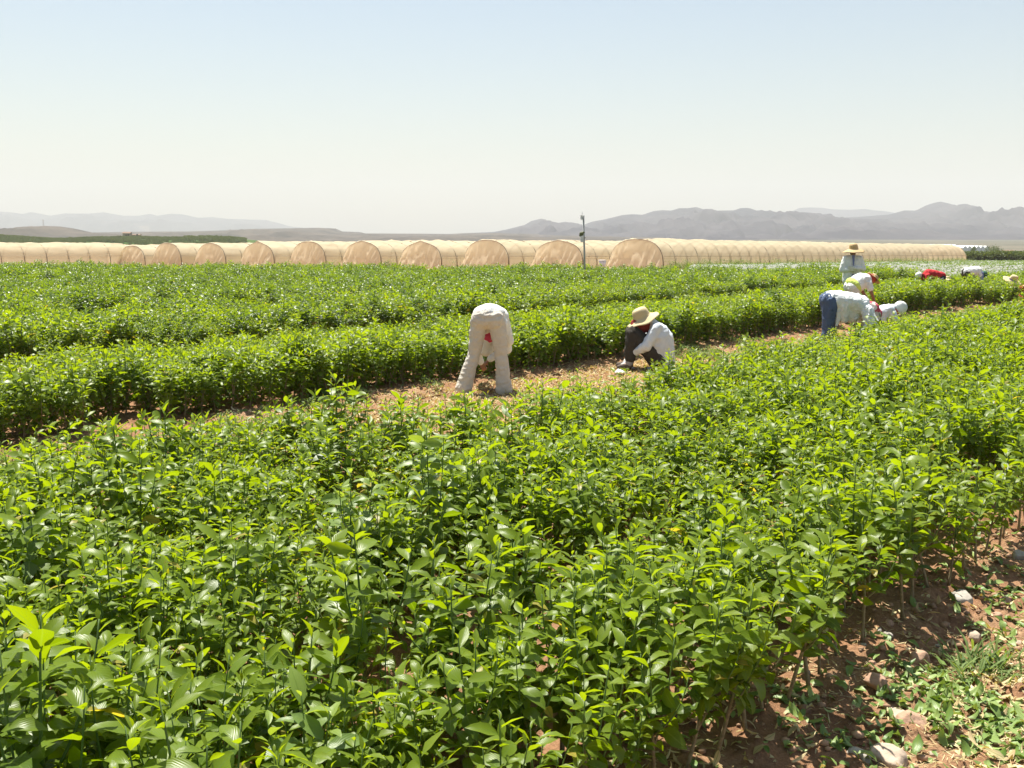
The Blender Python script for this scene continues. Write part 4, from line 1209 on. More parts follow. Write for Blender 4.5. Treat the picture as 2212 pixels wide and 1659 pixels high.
# green cut leaves heaped on the dirt path
def at_crop6(cx, cy_): return at_ground((1700 + cx / 2.655) * .885, (1250 + cy_ / 2.655) * .885)
hp = []
rg = np.random.default_rng(31)
for (cx, cy_, sx, n) in [(1420, 1080, .11, 70), (1500, 1200, .13, 90), (1600, 1290, .15, 150), (1450, 1330, .12, 80), (1700, 1380, .14, 120), (1850, 1430, .12, 80), (2000, 1400, .13, 120), (2100, 1450, .15, 130),
                         (1640, 1150, .10, 60), (900, 1560, .11, 70), (1080, 1530, .10, 50), (1200, 1560, .08, 35), (2020, 560, .10, 60), (2060, 640, .12, 70), (2090, 760, .08, 40), (1900, 840, .06, 20),
                         (1780, 770, .05, 14), (640, 1310, .06, 22), (720, 1330, .06, 14), (1100, 880, .06, 16), (1380, 540, .05, 14), (1580, 560, .06, 12), (1780, 300, .10, 26), (1950, 160, .14, 60), (2060, 420, .08, 30)]:
    p = at_crop6(cx, cy_)
    n = int(n * 0.68)
    q = rg.normal(0, 1, (n, 2))
    hp.append(np.stack([p.x + q[:, 0] * sx * 1.1, p.y + q[:, 1] * sx], 1))
hp.append(P0_region(260, -0.5, 1.9, 2, 12, 0.55, 41, 1.5))
hp.append(P0_region(450, 1.6, 2.3, 2, 12, 0.45, 42, 1.5))
Pg = np.vstack(hp)
litter('cut_leaves', Pg, M['leaf_cut'], 'fresh green leaves cut off and dropped on the dirt path', 0.04, 0.08, 13, (0.40, 0.54), 0.010, 0.3)
Pg2 = np.vstack([P0_region(2200, 6.4, 9.4, 14, 32, 0.52, 45, 0.7), P0_region(500, 6.5, 9.3, 5, 14, 0.5, 46, 0.8)])
litter('cut_leaves', Pg2, M['leaf_cut'], 'green and wilted leaves dropped along the working path behind', 0.05, 0.1, 14, (0.34, 0.5), 0.015, 0.5)

# soil crumbs on the bare ground
r = np.random.default_rng(51)
Pc = np.vstack([P0_region(5200, -0.5, 2.1, 2, 10, 0.0, 61), P0_region(2500, 6.5, 9.4, 6, 16, 0.0, 62)])
ico = bmesh.new(); bmesh.ops.create_icosphere(ico, subdivisions=1, radius=1.0)
iv = np.array([v.co[:] for v in ico.verts]); jf = np.array([[v.index for v in f.verts] for f in ico.faces]); ico.free()
n = len(Pc)
sz = 0.0035 + 0.018 * r.random(n) ** 4
z = ground_z(Pc[:, 0], Pc[:, 1]) + clods(Pc[:, 0], Pc[:, 1])
jit = 1 + r.uniform(-0.3, 0.3, (n, len(iv), 3))
VV = iv[None] * jit * sz[:, None, None] * np.array([1.2, 1, 0.8]) + np.stack([Pc[:, 0], Pc[:, 1], z + sz * 0.3], 1)[:, None, :]
FF = (jf[None] + (np.arange(n) * len(iv))[:, None, None]).reshape(-1, 3)
M['crumb'] = simple_mat('soil_crumb', (0.34, 0.21, 0.13), 0.95, 0.35, 6)
tag(mesh_np('soil_crumbs', VV.reshape(-1, 3), FF, M['crumb'], smooth=False), 'crumbs of dry soil and grit on the paths', None, None, 'stuff')

# weeds along the paths: low tufts of small leaves
def weeds(name, centres, label, seed, mat, hmax=0.10, lf=0.03, per=80, grass=False):
    r = np.random.default_rng(seed)
    B = []; D = []; Nn = []; L = []
    for (x, y, sp) in centres:
        for _ in range(per):
            a = r.uniform(0, 6.28); q = abs(r.normal(0, sp))
            bx, by = x + q * math.cos(a), y + q * math.sin(a)
            el = r.uniform(0.2, 1.4); az = r.uniform(0, 6.28)
            h = r.uniform(0, hmax) * (0 if grass else 1)
            B.append((bx, by, float(ground_z(bx, by)) + h + 0.01)); D.append((math.cos(az) * math.cos(el), math.sin(az) * math.cos(el), math.sin(el)))
            Nn.append((-math.cos(az) * math.sin(el), -math.sin(az) * math.sin(el), math.cos(el) + 0.01)); L.append(lf * r.uniform(0.6, 1.5))
    B = np.array(B); L = np.array(L); n = len(B)
    V, F, UV, idx = leaves_geo(B, np.array(D), np.array(Nn), L, L * (0.08 if grass else 0.45), r.uniform(0.3, 1.2, n), r.uniform(0, 0.4, n))
    o = mesh_np(name, V, F, mat, attrs={'tone': r.uniform(0, 1, n)[idx], 'young': (r.uniform(0, 0.7, n))[idx]}, uv=UV)
    tag(o, label, None, None, 'stuff')
    return o
rr = np.random.default_rng(71)
cs = []
for px, py, spd, k in [(1500, 768, 0.5, 26), (1560, 775, 0.45, 20), (1620, 750, 0.5, 16), (700, 880, 0.2, 6), (760, 870, 0.2, 6), (200, 1000, 0.15, 4), (500, 930, 0.3, 6), (930, 845, 0.2, 5), (1960, 690, .7, 12), (2050, 680, .8, 12)]:
    p = at_ground(px, py)
    for _ in range(k):
        cs.append((p.x + rr.normal(0, spd), p.y + rr.normal(0, spd), 0.08))
weeds('weeds', cs, 'low grey-green weeds spreading over the working path', 72, M['leaf_weed'])
cs = []
for cx, cy_ in [(1850, 1020), (1780, 980), (1900, 1060), (1960, 1000), (1700, 1080)]:
    p = at_crop6(cx, cy_); cs.append((p.x, p.y, 0.09))
weeds('dry_grass_tuft', cs, 'thin wiry weed stalks tangled beside the stones', 73, M['leaf_weed'], 0.02, 0.11, 50, True)
cs = []
for px, py in [(575, 905), (590, 915), (560, 912)]:
    p = at_ground(px, py); cs.append((p.x, p.y, 0.05))
weeds('grass_tuft', cs, 'dry spiky grass tuft at the bank of the working path', 74, M['leaf_weed'], 0.0, 0.11, 22, True)

# white crumpled cloth and bag beside the seated worker
def crumple(name, px, py, sx, sy, h, seed, mat, label, cat):
    p = at_ground(px, py); n = 26
    V = []; F = []
    for j in range(n):
        for i in range(n):
            u, v = i / (n - 1) - 0.5, j / (n - 1) - 0.5
            f = max(0.0, 1 - (u * u + v * v) * 3.2)
            zz_ = h * f * (0.45 + 0.9 * abs(noise.noise(Vector((u * 5, v * 5, seed))))) + 0.012 * abs(noise.noise(Vector((u * 16, v * 16, seed))))
            V.append((u * sx * (1 + 0.2 * noise.noise(Vector((v * 4, seed, 1)))), v * sy * (1 + 0.2 * noise.noise(Vector((u * 4, seed, 7)))), zz_ + 0.012))
    for j in range(n - 1):
        for i in range(n - 1):
            a = j * n + i; F.append((a, a + 1, a + n + 1, a + n))
    o = mesh_np(name, V, F, M[mat])
    o.location = (p.x, p.y, float(ground_z(p.x, p.y)) + 0.03); o.rotation_euler = (0, 0, seed)
    return tag(o, label, cat)
crumple('cloth', 1352, 800, 0.24, 0.20, 0.13, 1.7, 'white_cloth', 'crumpled white cloth by the feet of the seated worker', 'cloth')
crumple('paper_scrap', 1338, 810, 0.15, 0.12, 0.05, 4.4, 'white_cloth', 'small white scrap left of the crumpled cloth', 'paper')
crumple('cloth', 1425, 802, 0.36, 0.22, 0.06, 2.9, 'cream_cloth', 'cream sheet on the ground beneath the seated worker', 'cloth')

# ------------------------------------------------------------------ tunnels
def net_mat(name, col, transp=0.12):
    m, t = new_mat(name)
    tc = N(t, 'ShaderNodeTexCoord')
    n1 = N(t, 'ShaderNodeTexNoise', Scale=0.55, Detail=6.0, Roughness=0.6); t.links.new(tc.outputs['Object'], n1.inputs['Vector'])
    r = ramp(t, n1.outputs[0], [(0.3, tuple(c * 0.88 for c in col)), (0.7, col)])
    p = N(t, 'ShaderNodeBsdfPrincipled', Roughness=0.9); p.inputs['Specular IOR Level'].default_value = 0.1
    t.links.new(r.outputs[0], p.inputs['Base Color'])
    tr = N(t, 'ShaderNodeBsdfTranslucent'); t.links.new(r.outputs[0], tr.inputs['Color'])
    ms = N(t, 'ShaderNodeMixShader', Fac=0.55)
    t.links.new(p.outputs[0], ms.inputs[1]); t.links.new(tr.outputs[0], ms.inputs[2])
    tp = N(t, 'ShaderNodeBsdfTransparent')
    m2 = N(t, 'ShaderNodeMixShader', Fac=transp)
    t.links.new(ms.outputs[0], m2.inputs[1]); t.links.new(tp.outputs[0], m2.inputs[2])
    out(t, m2.outputs[0])
    return m
M['net'] = net_mat('tan_shade_net', (0.76, 0.68, 0.49), 0.20)
M['net_end'] = net_mat('tan_end_net', (0.93, 0.79, 0.56), 0.08)  # same net coloured brighter, standing in for light its shaded face lacks
M['steel'] = simple_mat('rusty_hoop_steel', (0.26, 0.20, 0.13), 0.6, 0.2, 10, 0, 60, 0.4, 0.3)
M['net_grey'] = net_mat('grey_white_net', (0.56, 0.58, 0.54), 0.30)
TW, THH = 4.16, 1.93
SHAPE_N = 28
PEAK = [0.0]
def shape(t, k=1.0, n=0.82):
    """t 0..1 across the hoop"""
    a = math.pi * t
    c, s = math.cos(a), math.sin(a)
    x = -TW / 2 * math.copysign(abs(c) ** n, c)
    if PEAK[0]:
        q = 1 - abs(x) / (TW / 2)
        s = s * (1 - PEAK[0] * 0.7 * (1 - q) * q * 2.2)
    return x * (1 if k >= 1 else k), THH * (abs(s) ** 0.68) * k

def tunnel(i, x0, y0, L, nh, label, curtain=True, far_end=False, seed=0, top=1.0):
    rz = math.atan2(DY, DX)
    PEAK[0] = {2: 0.16, 4: 0.3, 5: 0.22, 7: 0.34, 8: 0.12}.get(seed, 0.0)
    root = empty('net_tunnel', (x0, y0, 0), rz, label, 'net tunnel', 'tan net tunnels in a row')
    wz = lambda lx, ly: float(base_z(np.array(x0 + lx * DX - ly * DY), np.array(y0 + lx * DY + ly * DX)))
    nl = int(L / 0.35)
    V = []; F = []
    hs_ = L / nh
    for a in range(nl + 1):
        lx = L * a / nl
        ph = (lx / hs_) % 1.0
        sag = 4 * ph * (1 - ph)
        hh = 1 + top_wave(lx, seed) * 1.0
        for k in range(SHAPE_N + 1):
            sx, sz = shape(k / SHAPE_N)
            up_ = math.sin(math.pi * k / SHAPE_N)
            nzz = noise.noise(Vector((lx * 0.9, k * 0.5, seed * 5.0))) * 0.05 + noise.noise(Vector((lx * 3.0, k * 1.2, seed * 5.0))) * 0.02
            q = 1 - sag * 0.022 * up_ + nzz * up_
            V.append((lx, sx * (q if k not in (0, SHAPE_N) else 1), sz * q * (1 + (hh - 1) * up_) * top + wz(lx, sx)))
    m = SHAPE_N + 1
    for a in range(nl):
        for k in range(SHAPE_N):
            F.append((a * m + k, a * m + k + 1, (a + 1) * m + k + 1, (a + 1) * m + k))
    cover = mesh_np('net_cover', V, F, M['net'], parent=root)
    # hoops
    for h in range(nh + 1):
        lx = L * h / nh
        path = []
        hh = 1 + top_wave(lx, seed)
        for k in range(0, SHAPE_N + 1):
            sx, sz = shape(k / SHAPE_N)
            up_ = math.sin(math.pi * k / SHAPE_N)
            path.append((lx, sx * 0.99, sz * 0.975 * (1 + (hh - 1) * up_) * top + wz(lx, sx)))
        V_, F_ = tube(path, 0.024 if h else 0.03, 5)
        mesh_np('hoop', V_, F_, M['steel'], parent=root)
    for h in range(nh + 1):
        for sgn in (-1, 1):
            lx = L * h / nh
            za = wz(lx, sgn * TW / 2)
            if sgn < 0 or h < 3:
                mesh_np('post', *tube([(lx, sgn * (TW / 2 + 0.03), za - 0.05), (lx, sgn * (TW / 2 + 0.03), za + 0.84)], 0.015, 5), mat=M['steel'], parent=root)
    for sgn in (-1, 1):
        pts_ = [(L * q / 12, sgn * (TW / 2 + 0.03), 0.80 + wz(L * q / 12, sgn * TW / 2)) for q in range(13)]
        mesh_np('side_rail', *tube(pts_, 0.014, 5), mat=M['steel'], parent=root)
    def end(lx, sgn):
        nx2, nz2 = 46, 22
        V = []; F = []
        rr_ = random.Random(seed * 7 + 3)
        hh = 1 + top_wave(lx, seed)
        for j in range(nz2 + 1):
            for i_ in range(nx2 + 1):
                t_ = i_ / nx2
                sx, sz = shape(t_)
                up_ = math.sin(math.pi * t_)
                v = j / nz2
                zt = sz * (1 + (hh - 1) * up_) * top * 0.998
                yy = sx * (0.98 + 0.05 * (1 - v) * (1 if abs(sx) > 1.5 else 0.3))
                gather = 0.5 * (1 - v) * noise.noise(Vector((sx * 0.5, seed, 3)))
                f = noise.noise(Vector((sx * 2.4 - v * 1.5 * math.copysign(1, sx + 0.4), v * 0.5, seed * 2.2))) * 0.5 + noise.noise(Vector((sx * 6.5 + v * 2, v * 0.8, seed + 9))) * 0.26
                off = -sgn * (0.03 + (1 - v) ** 1.1 * 0.42) - sgn * abs(f) * (1 - v * 0.85) * up_
                V.append((lx + off, yy + gather * up_ * 0.3, zt * v + wz(lx, sx) - 0.02))
        for j in range(nz2):
            for i_ in range(nx2):
                a = j * (nx2 + 1) + i_
                F.append((a, a + 1, a + nx2 + 2, a + nx2 + 1))
        mesh_np('end_curtain', V, F, M['net_end'], parent=root)
    if curtain: end(0.0, 1)
    if far_end: end(L, -1)
    return root
def top_wave(lx, seed):
    return 0.035 * noise.noise(Vector((lx * 0.16, seed * 3.3, 0))) + 0.012 * noise.noise(Vector((lx * 0.7, seed * 3.3, 5)))

fronts = [(1372, 65, 1.0), (1205, 67.1, 1.0), (1051, 69.2, 1.0), (911, 71.4, .985), (785, 73.5, 1.03), (670, 75.6, .985), (562, 77.8, 1.02), (461, 79.9, 0.96), (368, 82, .97), (292, 84, 0.86)]
names = ['nearest and largest tan net tunnel, its long side running off to the right', 'tan net tunnel standing directly behind the grey pole, left of the largest one',
         'tan net tunnel third in the row counted from the largest one', 'low tan net tunnel with draped end, fourth from the largest one', 'tall closed tan net tunnel with bright round end at centre of the row',
         'tan net tunnel with loose torn end cloth, sixth from the largest one', 'peaked tan net tunnel with fully closed end, seventh from the largest one',
         'tan net tunnel with pleated open end, third of the small left ones', 'small pale tan net tunnel with draped end, second of the left ones', 'smallest half hidden tan tunnel beside the long left one']
for i, (px, Y, tp) in enumerate(fronts):
    x0 = (px - 1106) / FPX * Y
    tunnel(i, x0, Y, 57.5 if i == 0 else 30, 41 if i == 0 else 20, names[i], True, i == 0, i + 1, tp)
# long one on the left, running out of the frame towards the viewer
ex, ey = (262 - 1106) / FPX * 86.5, 86.5
tunnel(10, ex - DX * 26, ey - DY * 26, 26, 15, 'long tan net tunnel at far left with its side and hoops showing', True, True, 31, 0.98)

# distant netting seen between: further tunnels running behind to the left edge
for q, (px, Y) in enumerate([(215, 100), (120, 103), (20, 106)]):
    x0 = (px - 1106) / FPX * Y
    tunnel(11 + q, x0, Y, 24, 12, ['far tan net tunnel whose ridge shows just over the long left one', 'middle one of the ridges peeping over the long left tunnel', 'ridge of a tan tunnel at the left picture edge'][q], True, False, 41 + q, 1.0)

# weeds at the foot of the long tunnel
M['leaf_far'] = M['leaf_weed']
wc = []
rw = np.random.default_rng(88)
for _ in range(520):
    s_ = 53.8 + 57.5 * rw.random() ** 1.1
    x, y = sw(s_, 37.3 - 2.45 + rw.normal(0, 0.18)); wc.append((x, y, 0.16))
for _ in range(60):
    k = rw.integers(0, 9); px, Y, tp = fronts[k]
    x0 = (px - 1106) / FPX * Y
    s_ = rw.uniform(0.5, 7); wc.append((x0 + DX * s_ + DY * 2.45, Y + DY * s_ - DX * 2.45, 0.2))
def tall_weeds(name, cs, label, seed, hm, lf, per):
    r = np.random.default_rng(seed)
    C = np.repeat(np.array(cs), per, axis=0); n = len(C)
    hc = np.repeat(r.uniform(0.4, 1.0, len(cs)), per)
    x = C[:, 0] + r.normal(0, 1, n) * C[:, 2]; y = C[:, 1] + r.normal(0, 1, n) * C[:, 2]
    z = base_z(x, y) + r.random(n) ** 1.3 * hm * hc
    el = r.uniform(0.0, 1.4, n); az = r.uniform(0, 6.283, n)
    D = np.stack([np.cos(az) * np.cos(el), np.sin(az) * np.cos(el), np.sin(el)], 1)
    Nn = np.stack([-np.cos(az) * np.sin(el), -np.sin(az) * np.sin(el), np.cos(el) + .02], 1)
    L = lf * r.uniform(0.6, 1.4, n)
    V, F, UV, idx = leaves_geo(np.stack([x, y, z], 1), D, Nn, L, L * 0.35, r.uniform(0.2, 1, n), r.uniform(0, .4, n), (0, .4, 1), (0.1, 1, 0))
    o = mesh_np(name, V, F, M['leaf_weed'], attrs={'tone': r.uniform(0, 1, n)[idx], 'young': r.uniform(0, .5, n)[idx]}, uv=UV)
    return tag(o, label, None, None, 'stuff')
tall_weeds('tall_weeds', wc, 'grey-green weeds along the foot of the net tunnels', 89, 0.6, 0.09, 60)

# ------------------------------------------------------------------ low netted crop rows
def netted_row(wv, s0, s1, seed):
    n = int((s1 - s0) / 0.5); k_ = 8
    x0, y0 = sw(s0, wv)
    V = []; F = []
    for a in range(n + 1):
        lx = (s1 - s0) * a / n
        z0 = float(base_z(np.array(x0 + lx * DX), np.array(y0 + lx * DY)))
        for k in range(k_ + 1):
            t_ = k / k_
            an = math.pi * t_
            q = 1 + 0.28 * noise.noise(Vector((lx * 0.9, k * 0.6, seed)))
            V.append((lx, -0.42 * math.cos(an) * (1 + 0.15 * noise.noise(Vector((lx * 1.1, k, seed + 3)))), 0.30 * math.sin(an) * q + z0 - 0.02))
    for a in range(n):
        for k in range(k_):
            b = a * (k_ + 1) + k
            F.append((b, b + 1, b + k_ + 2, b + k_ + 1))
    root = empty('netted_row', (x0, y0, 0), math.atan2(DY, DX))
    mesh_np('net_cover', V, F, M['net_grey'], parent=root)
    # crop inside
    r = np.random.default_rng(int(seed * 10))
    m_ = int((s1 - s0) * 55)
    bx = r.uniform(0, s1 - s0, m_); by = r.normal(0, 0.22, m_); bz = base_z(x0 + bx * DX, y0 + bx * DY) + r.uniform(0.02, 0.30, m_)
    el = r.uniform(0, 1.3, m_); az = r.uniform(0, 6.283, m_)
    D = np.stack([np.cos(az) * np.cos(el), np.sin(az) * np.cos(el), np.sin(el)], 1)
    Nn = np.stack([-np.cos(az) * np.sin(el), -np.sin(az) * np.sin(el), np.cos(el) + .02], 1)
    L = r.uniform(0.08, 0.16, m_)
    V, F, UV, idx = leaves_geo(np.stack([bx, by, bz], 1), D, Nn, L, L * 0.6, np.full(m_, .6), np.full(m_, .3), (0, .4, 1), (0.1, 1, 0))
    tag(mesh_np('crop_foliage', V, F, M['leaf_weed'], attrs={'tone': r.uniform(0, 1, m_)[idx], 'young': np.zeros(m_ * 9)}, uv=UV, parent=root), None, None, None, 'stuff')
    return root
wv = 33.6; q = 0
while wv > 12:
    s0 = 1.628 * wv
    x, y = sw(s0, wv)
    while sw(s0, wv)[1] < field_end(sw(s0, wv)[0]) + 4: s0 += 0.5
    o = netted_row(wv, s0 + 0.4 * math.sin(q * 2.1), 112, q + 1)
    if q == 0: tag(o, 'low row under greyish net running closest along the long tan tunnel', 'netted row', 'low netted rows')
    else: tag(o, 'low row covered with greyish white net beyond the green saplings', 'netted row', 'low netted rows')
    wv -= 1.25; q += 1

# ------------------------------------------------------------------ pole with aerial
pp = at_ground(1263.5, 600, 0); Yp = 33.0
xb = (1264 - 1106) / FPX * Yp; xt = at_depth(1260.5, 465, Yp)
pole = empty('pole', (xb, Yp, float(ground_z(xb, Yp))), 0, 'thin grey metal pole with aerial and small boxes standing in the green field', 'pole')
z0 = pole.location.z
M['galv'] = simple_mat('galvanised_pole', (0.42, 0.42, 0.39), 0.6, 0.15, 8, 0.1, 40, 0.4, 0.2)
M['white_box'] = simple_mat('white_plastic', (0.75, 0.76, 0.76), 0.5, 0.05, 8)
M['dark_lamp'] = simple_mat('dark_green_housing', (0.13, 0.14, 0.06), 0.6, 0.2, 8)
topx = xt.x - xb; topz = xt.z - z0
mesh_np('shaft', *tube([(0, 0, 0), (topx * .5, 0, topz * .5), (topx, 0, topz)], [0.031, 0.031, 0.029], 12), mat=M['galv'], parent=pole)
mesh_np('aerial', *tube([(topx - 0.04, 0, topz - 0.05), (topx - 0.045, 0, topz + 0.12)], 0.008, 6), mat=M['galv'], parent=pole)
mesh_np('radio_box', *box((topx - 0.065, -0.02, topz - 0.07), (0.07, 0.08, 0.14)), mat=M['white_box'], parent=pole, smooth=False)
bz_ = at_depth(1259, 513, Yp).z - z0
mesh_np('meter_box', *box((topx * .6 - 0.075, -0.02, bz_ - 0.05), (0.10, 0.09, 0.20)), mat=M['white_box'], parent=pole, smooth=False)
lz = at_depth(1256, 505, Yp).z - z0
lp = blob('lamp_housing', [ellip((topx * .6 - 0.09, 0, lz), (0.075, 0.06, 0.07)), capsule((topx * .6 - 0.02, 0, lz + 0.05), (topx * .6 - 0.13, 0, lz - 0.05), 0.038, 0.045)], M['dark_lamp'], pole, 0.012, 2)
mesh_np('bracket', *tube([(topx * .6, 0, lz + 0.03), (topx * .6 - 0.1, 0, lz + 0.02)], 0.014, 6), mat=M['galv'], parent=lp)
mesh_np('clamp', *tube([(topx * .6, 0, bz_ - 0.02), (topx * .6, 0, bz_ + 0.02)], 0.046, 12), mat=M['galv'], parent=pole)

# white bucket by the nearest tunnel
p = at_ground(1300, 577)
bk = empty('bucket', (p.x, 60, float(base_z(p.x, 60))), 0, 'white tub standing left of the largest net tunnel', 'tub')
bk.location.x = (1300 - 1106) / FPX * 60
bV, bF = tube([(0, 0, 0), (0, 0, 0.30), (0, 0, 0.55)], [0.16, 0.19, 0.22], 20)
mesh_np('tub_body', bV, bF, M['white_box'], parent=bk)
mesh_np('rim', *tube([(0, 0, 0.55), (0, 0, 0.585)], [0.24, 0.24], 20), mat=M['white_box'], parent=bk)

# ------------------------------------------------------------------ far orchards
def crown_mesh(seed, n=260, lf=0.16):
    r = np.random.default_rng(seed)
    d = r.normal(0, 1, (n, 3)); d /= np.linalg.norm(d, axis=1, keepdims=True)
    rad = r.uniform(0.55, 1.0, n) ** 0.5 * (1 + 0.25 * np.sin(d[:, 0] * 4 + seed) * np.cos(d[:, 1] * 5))
    P = d * rad[:, None] * np.array([0.5, 0.5, 0.45]); P[:, 2] += 0.5
    D = d + r.normal(0, 0.6, (n, 3)); Nn = r.normal(0, 1, (n, 3))
    L = np.full(n, lf)
    V, F, UV, idx = leaves_geo(P, D, Nn, L, L * 0.8, np.full(n, .5), np.full(n, .2), (0, .5, 1), (0.2, 1, 0))
    me = mesh_np('bush', V, F, M['leaf_orchard'], attrs={'tone': r.uniform(0, 1, n)[idx], 'young': np.zeros(len(idx))}, uv=UV, link_it=False)
    return me
M['leaf_orchard'] = leaf_mat('orchard_leaf', (0.05, 0.068, 0.030), (0.07, 0.09, 0.04), (0.095, 0.12, 0.05), (0.1, 0.15, 0.03), trans=0.25, rough=0.6)
oc = bpy.data.collections.new('bush_variants')
for k in range(4): oc.objects.link(crown_mesh(900 + k))
def orchard(name, P, s, label, seed):
    r = np.random.default_rng(seed); n = len(P)
    S = s * r.uniform(0.8, 1.25, n)
    return scatter_object(name, P, r.integers(0, 4, n), np.stack([np.zeros(n), np.zeros(n), r.uniform(0, 6.28, n)], 1), np.stack([S * 1.25, S * 1.25, S], 1), oc, label)
# right: green block beyond the netted rows
ro = np.random.default_rng(95)
P = []
for _ in range(5200):
    Y = ro.uniform(126, 205); u = ro.uniform(0.435, 0.60)
    X = u * Y
    if X - 57 < (Y - 126) * 0.05: continue
    P.append((X, Y, float(base_z(X, Y))))
orchard('orchard', np.array(P), 1.05, 'green orchard block at the right behind the end of the long tunnel', 96)
P = []
def terr_z(X, Y):
    """height of the terrace as built by ridge()"""
    best = None
    dep = bpy.data.objects['terrace_field']
    return None
from mathutils.bvhtree import BVHTree
tf = bpy.data.objects['terrace_field']
bvh = BVHTree.FromPolygons([v.co[:] for v in tf.data.vertices], [tuple(p_.vertices) for p_ in tf.data.polygons])
for _ in range(9000):
    Y = ro.uniform(300, 470); u = ro.uniform(-0.62, -0.262)
    h_ = bvh.ray_cast(Vector((u * Y, Y, 100)), Vector((0, 0, -1)))
    if h_[0] is None: continue
    P.append((u * Y, Y, h_[0].z))
orchard('orchard', np.array(P), 0.75, 'dark green orchard on the rise behind the left tunnels', 97)
# darker windbreak line on the crest
P = []
for _ in range(260):
    px = ro.uniform(405, 522); Y = ro.uniform(405, 425); X = (px - 1106) / FPX * Y
    h_ = bvh.ray_cast(Vector((X, Y, 100)), Vector((0, 0, -1)))
    if h_[0] is None: continue
    P.append((X, Y, h_[0].z))
orchard('windbreak', np.array(P), 1.2, 'dark line of trees on the crest of the left orchard', 98)

# lone trees at the right, beyond the orchard
def small_tree(px, Y, H, Wd, label, seed):
    X = (px - 1106) / FPX * Y; z0 = float(base_z(X, Y))
    root = empty('tree', (X, Y, z0), 0, label, 'tree')
    mesh_np('trunk', *tube([(0, 0, 0), (0.05, 0, H * .3), (0, 0.05, H * .55)], [H * .05, H * .04, H * .02], 8), mat=M['stem'], parent=root)
    for k in range(4):
        an = k * 1.6; mesh_np('limb', *tube([(0.04, 0, H * .28), (math.cos(an) * Wd * .22, math.sin(an) * Wd * .22, H * .6)], [H * .02, H * .008], 5), mat=M['stem'], parent=root)
    r = np.random.default_rng(seed); n = 1500
    cl = r.normal(0, 1, (9, 3)) * np.array([Wd * .24, Wd * .24, H * .15]) + np.array([0, 0, H * .62])
    P = cl[r.integers(0, 9, n)] + r.normal(0, 1, (n, 3)) * np.array([Wd * .13, Wd * .13, H * .12])
    P[:, 2] = np.clip(P[:, 2], H * .15, H * 1.05)
    L = np.full(n, H * 0.06)
    V, F, UV, idx = leaves_geo(P, r.normal(0, 1, (n, 3)), r.normal(0, 1, (n, 3)), L, L * .8, np.full(n, .5), np.full(n, .2), (0, .5, 1), (0.2, 1, 0))
    mesh_np('crown', V, F, M['leaf_orchard'], attrs={'tone': r.uniform(0, 1, n)[idx], 'young': np.zeros(len(idx))}, uv=UV, parent=root)
small_tree(2141, 225, 3.1, 3.6, 'dark rounded tree in front of the small hut on the right', 5)
small_tree(2095, 260, 2.6, 1.6, 'thin dark little tree before the pale far roofs', 6)
# hut
def wall_mat(name, col): return simple_mat(name, col, 0.9, 0.12, 0.8)
M['plaster'] = wall_mat('tan_plaster', (0.34, 0.25, 0.18)); M['roof'] = wall_mat('brown_roof', (0.20, 0.13, 0.09)); M['darkhole'] = simple_mat('dark_opening', (0.05, 0.04, 0.035), 0.9)
M['plastic'] = simple_mat('white_greenhouse_film', (0.80, 0.80, 0.76), 0.5, 0.05, 1)
def house(name, px, Y, W_, D_, H_, z0, label, rz=0.1, windows=3, cat='house'):
    X = (px - 1106) / FPX * Y
    root = empty(name, (X, Y, z0), rz, label, cat)
    mesh_np('wall', *box((0, 0, H_ / 2), (W_, D_, H_)), mat=M['plaster'], parent=root, smooth=False)
    V = [(-W_ / 2 - .3, -D_ / 2 - .3, H_), (W_ / 2 + .3, -D_ / 2 - .3, H_), (W_ / 2 + .3, D_ / 2 + .3, H_), (-W_ / 2 - .3, D_ / 2 + .3, H_), (-W_ / 2 - .3, 0, H_ * 1.3), (W_ / 2 + .3, 0, H_ * 1.3)]
    F = [(0, 1, 5, 4), (2, 3, 4, 5), (0, 4, 3), (1, 2, 5), (0, 3, 2, 1)]
    mesh_np('roof', V, F, M['roof'], parent=root, smooth=False)
    for k in range(windows):
        wx = -W_ / 2 + W_ * (k + 0.5) / windows
        w_ = mesh_np('window', *box((wx, -D_ / 2 - 0.02, H_ * .55), (0.9, 0.08, 1.0)), mat=M['darkhole'], parent=root, smooth=False)
        mesh_np('frame', *box((wx, -D_ / 2 - 0.05, H_ * .55), (0.08, 0.06, 1.1)), mat=M['plaster'], parent=w_, smooth=False)
    mesh_np('door', *box((W_ * .3, -D_ / 2 - 0.03, 0.9), (0.9, 0.08, 1.8)), mat=M['darkhole'], parent=root, smooth=False)
    return root
h_ = bvh.ray_cast(Vector(((288 - 1106) / FPX * 500, 500, 100)), Vector((0, 0, -1)))
zt = at_depth(288, 511, 500).z
house('house', 284, 500, 3.4, 4, 2.4, zt - 0.8, 'taller end of the small reddish farmhouse above the left orchard', 0.12, 1)
house('farm_shed', 300, 503, 5.4, 4, 1.4, zt - 0.6, 'long low wing of the reddish farm beside its taller end', 0.12, 3, 'shed')
house('hut', 2168, 236, 2.0, 2.4, 1.5, float(base_z(0, 236)), 'small brown hut right of the dark rounded tree', -0.2, 1, 'hut')
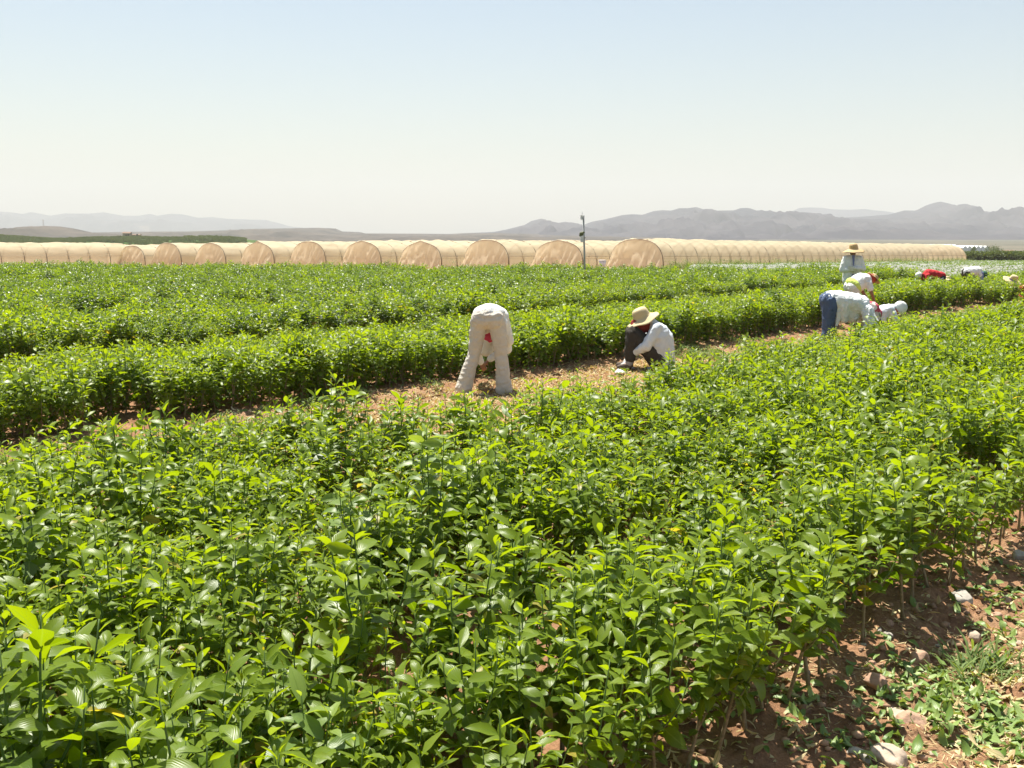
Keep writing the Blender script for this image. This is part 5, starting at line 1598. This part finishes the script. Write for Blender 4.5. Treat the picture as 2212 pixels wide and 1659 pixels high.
# far white greenhouses
def far_green(px0, px1, Y, H_, label):
    x0, x1 = (px0 - 1106) / FPX * Y, (px1 - 1106) / FPX * Y
    root = empty('greenhouse', ((x0 + x1) / 2, Y, float(base_z(0, Y))), 0, label, 'greenhouse')
    n = 6; W_ = (x1 - x0); bw = W_ / n
    for k in range(n):
        V = []; F = []
        for e, yy in enumerate((0, 18)):
            for a in range(9):
                t_ = a / 8; V.append((-W_ / 2 + bw * (k + t_), yy, H_ * (0.72 + 0.28 * math.sin(math.pi * t_))))
        for a in range(8): F.append((a, a + 1, 9 + a + 1, 9 + a))
        V += [(-W_ / 2 + bw * k, 0, 0), (-W_ / 2 + bw * (k + 1), 0, 0)]
        F.append(tuple([18] + list(range(0, 9)) + [19]))
        mesh_np('roof_bay', V, F, M['plastic'], parent=root, smooth=False)
    mesh_np('side_wall', *box((0, 18.1, H_ * .36), (W_, 0.1, H_ * .7)), mat=M['plastic'], parent=root, smooth=False)
far_green(2072, 2128, 320, 2.4, 'white plastic greenhouse far off at the right below the mountains')
far_green(2000, 2062, 420, 2.0, 'pale distant greenhouse roof just right of the tunnel end')

# mast on the brown hill
ht = at_depth(94, 490, 1250)
mast = empty('lattice_mast', (ht.x, 1250, ht.z - 3), 0, 'thin lattice mast on top of the rounded brown hill', 'mast')
for sx in (-1, 1):
    mesh_np('upright', *tube([(sx * .8, 0, 0), (sx * .2, 0, 12)], .14, 5), mat=M['steel'], parent=mast)
for k in range(5):
    z_ = 1 + k * 2.2; q_ = .8 - .6 * z_ / 12
    mesh_np('brace', *tube([(-q_, 0, z_), (q_ * .85, 0, z_ + 2)], .09, 4), mat=M['steel'], parent=mast)
mesh_np('crossarm', *tube([(-1.6, 0, 10.5), (1.6, 0, 10.5)], .12, 4), mat=M['steel'], parent=mast)

# ------------------------------------------------------------------ haze
hz, t = new_mat('haze_air')
pv = N(t, 'ShaderNodeVolumePrincipled')
pv.inputs['Color'].default_value = (0.735, 0.75, 0.75, 1)
pv.inputs['Density'].default_value = 0.00024
pv.inputs['Anisotropy'].default_value = 0.0
o_ = t.nodes.new('ShaderNodeOutputMaterial'); t.links.new(pv.outputs[0], o_.inputs['Volume'])
hb = mesh_np('haze', *box((0, 3750 - 100, 185), (15600, 8100, 400)), mat=hz, smooth=False)
tag(hb, 'pale summer haze over the plain and mountains', None, None, 'stuff')
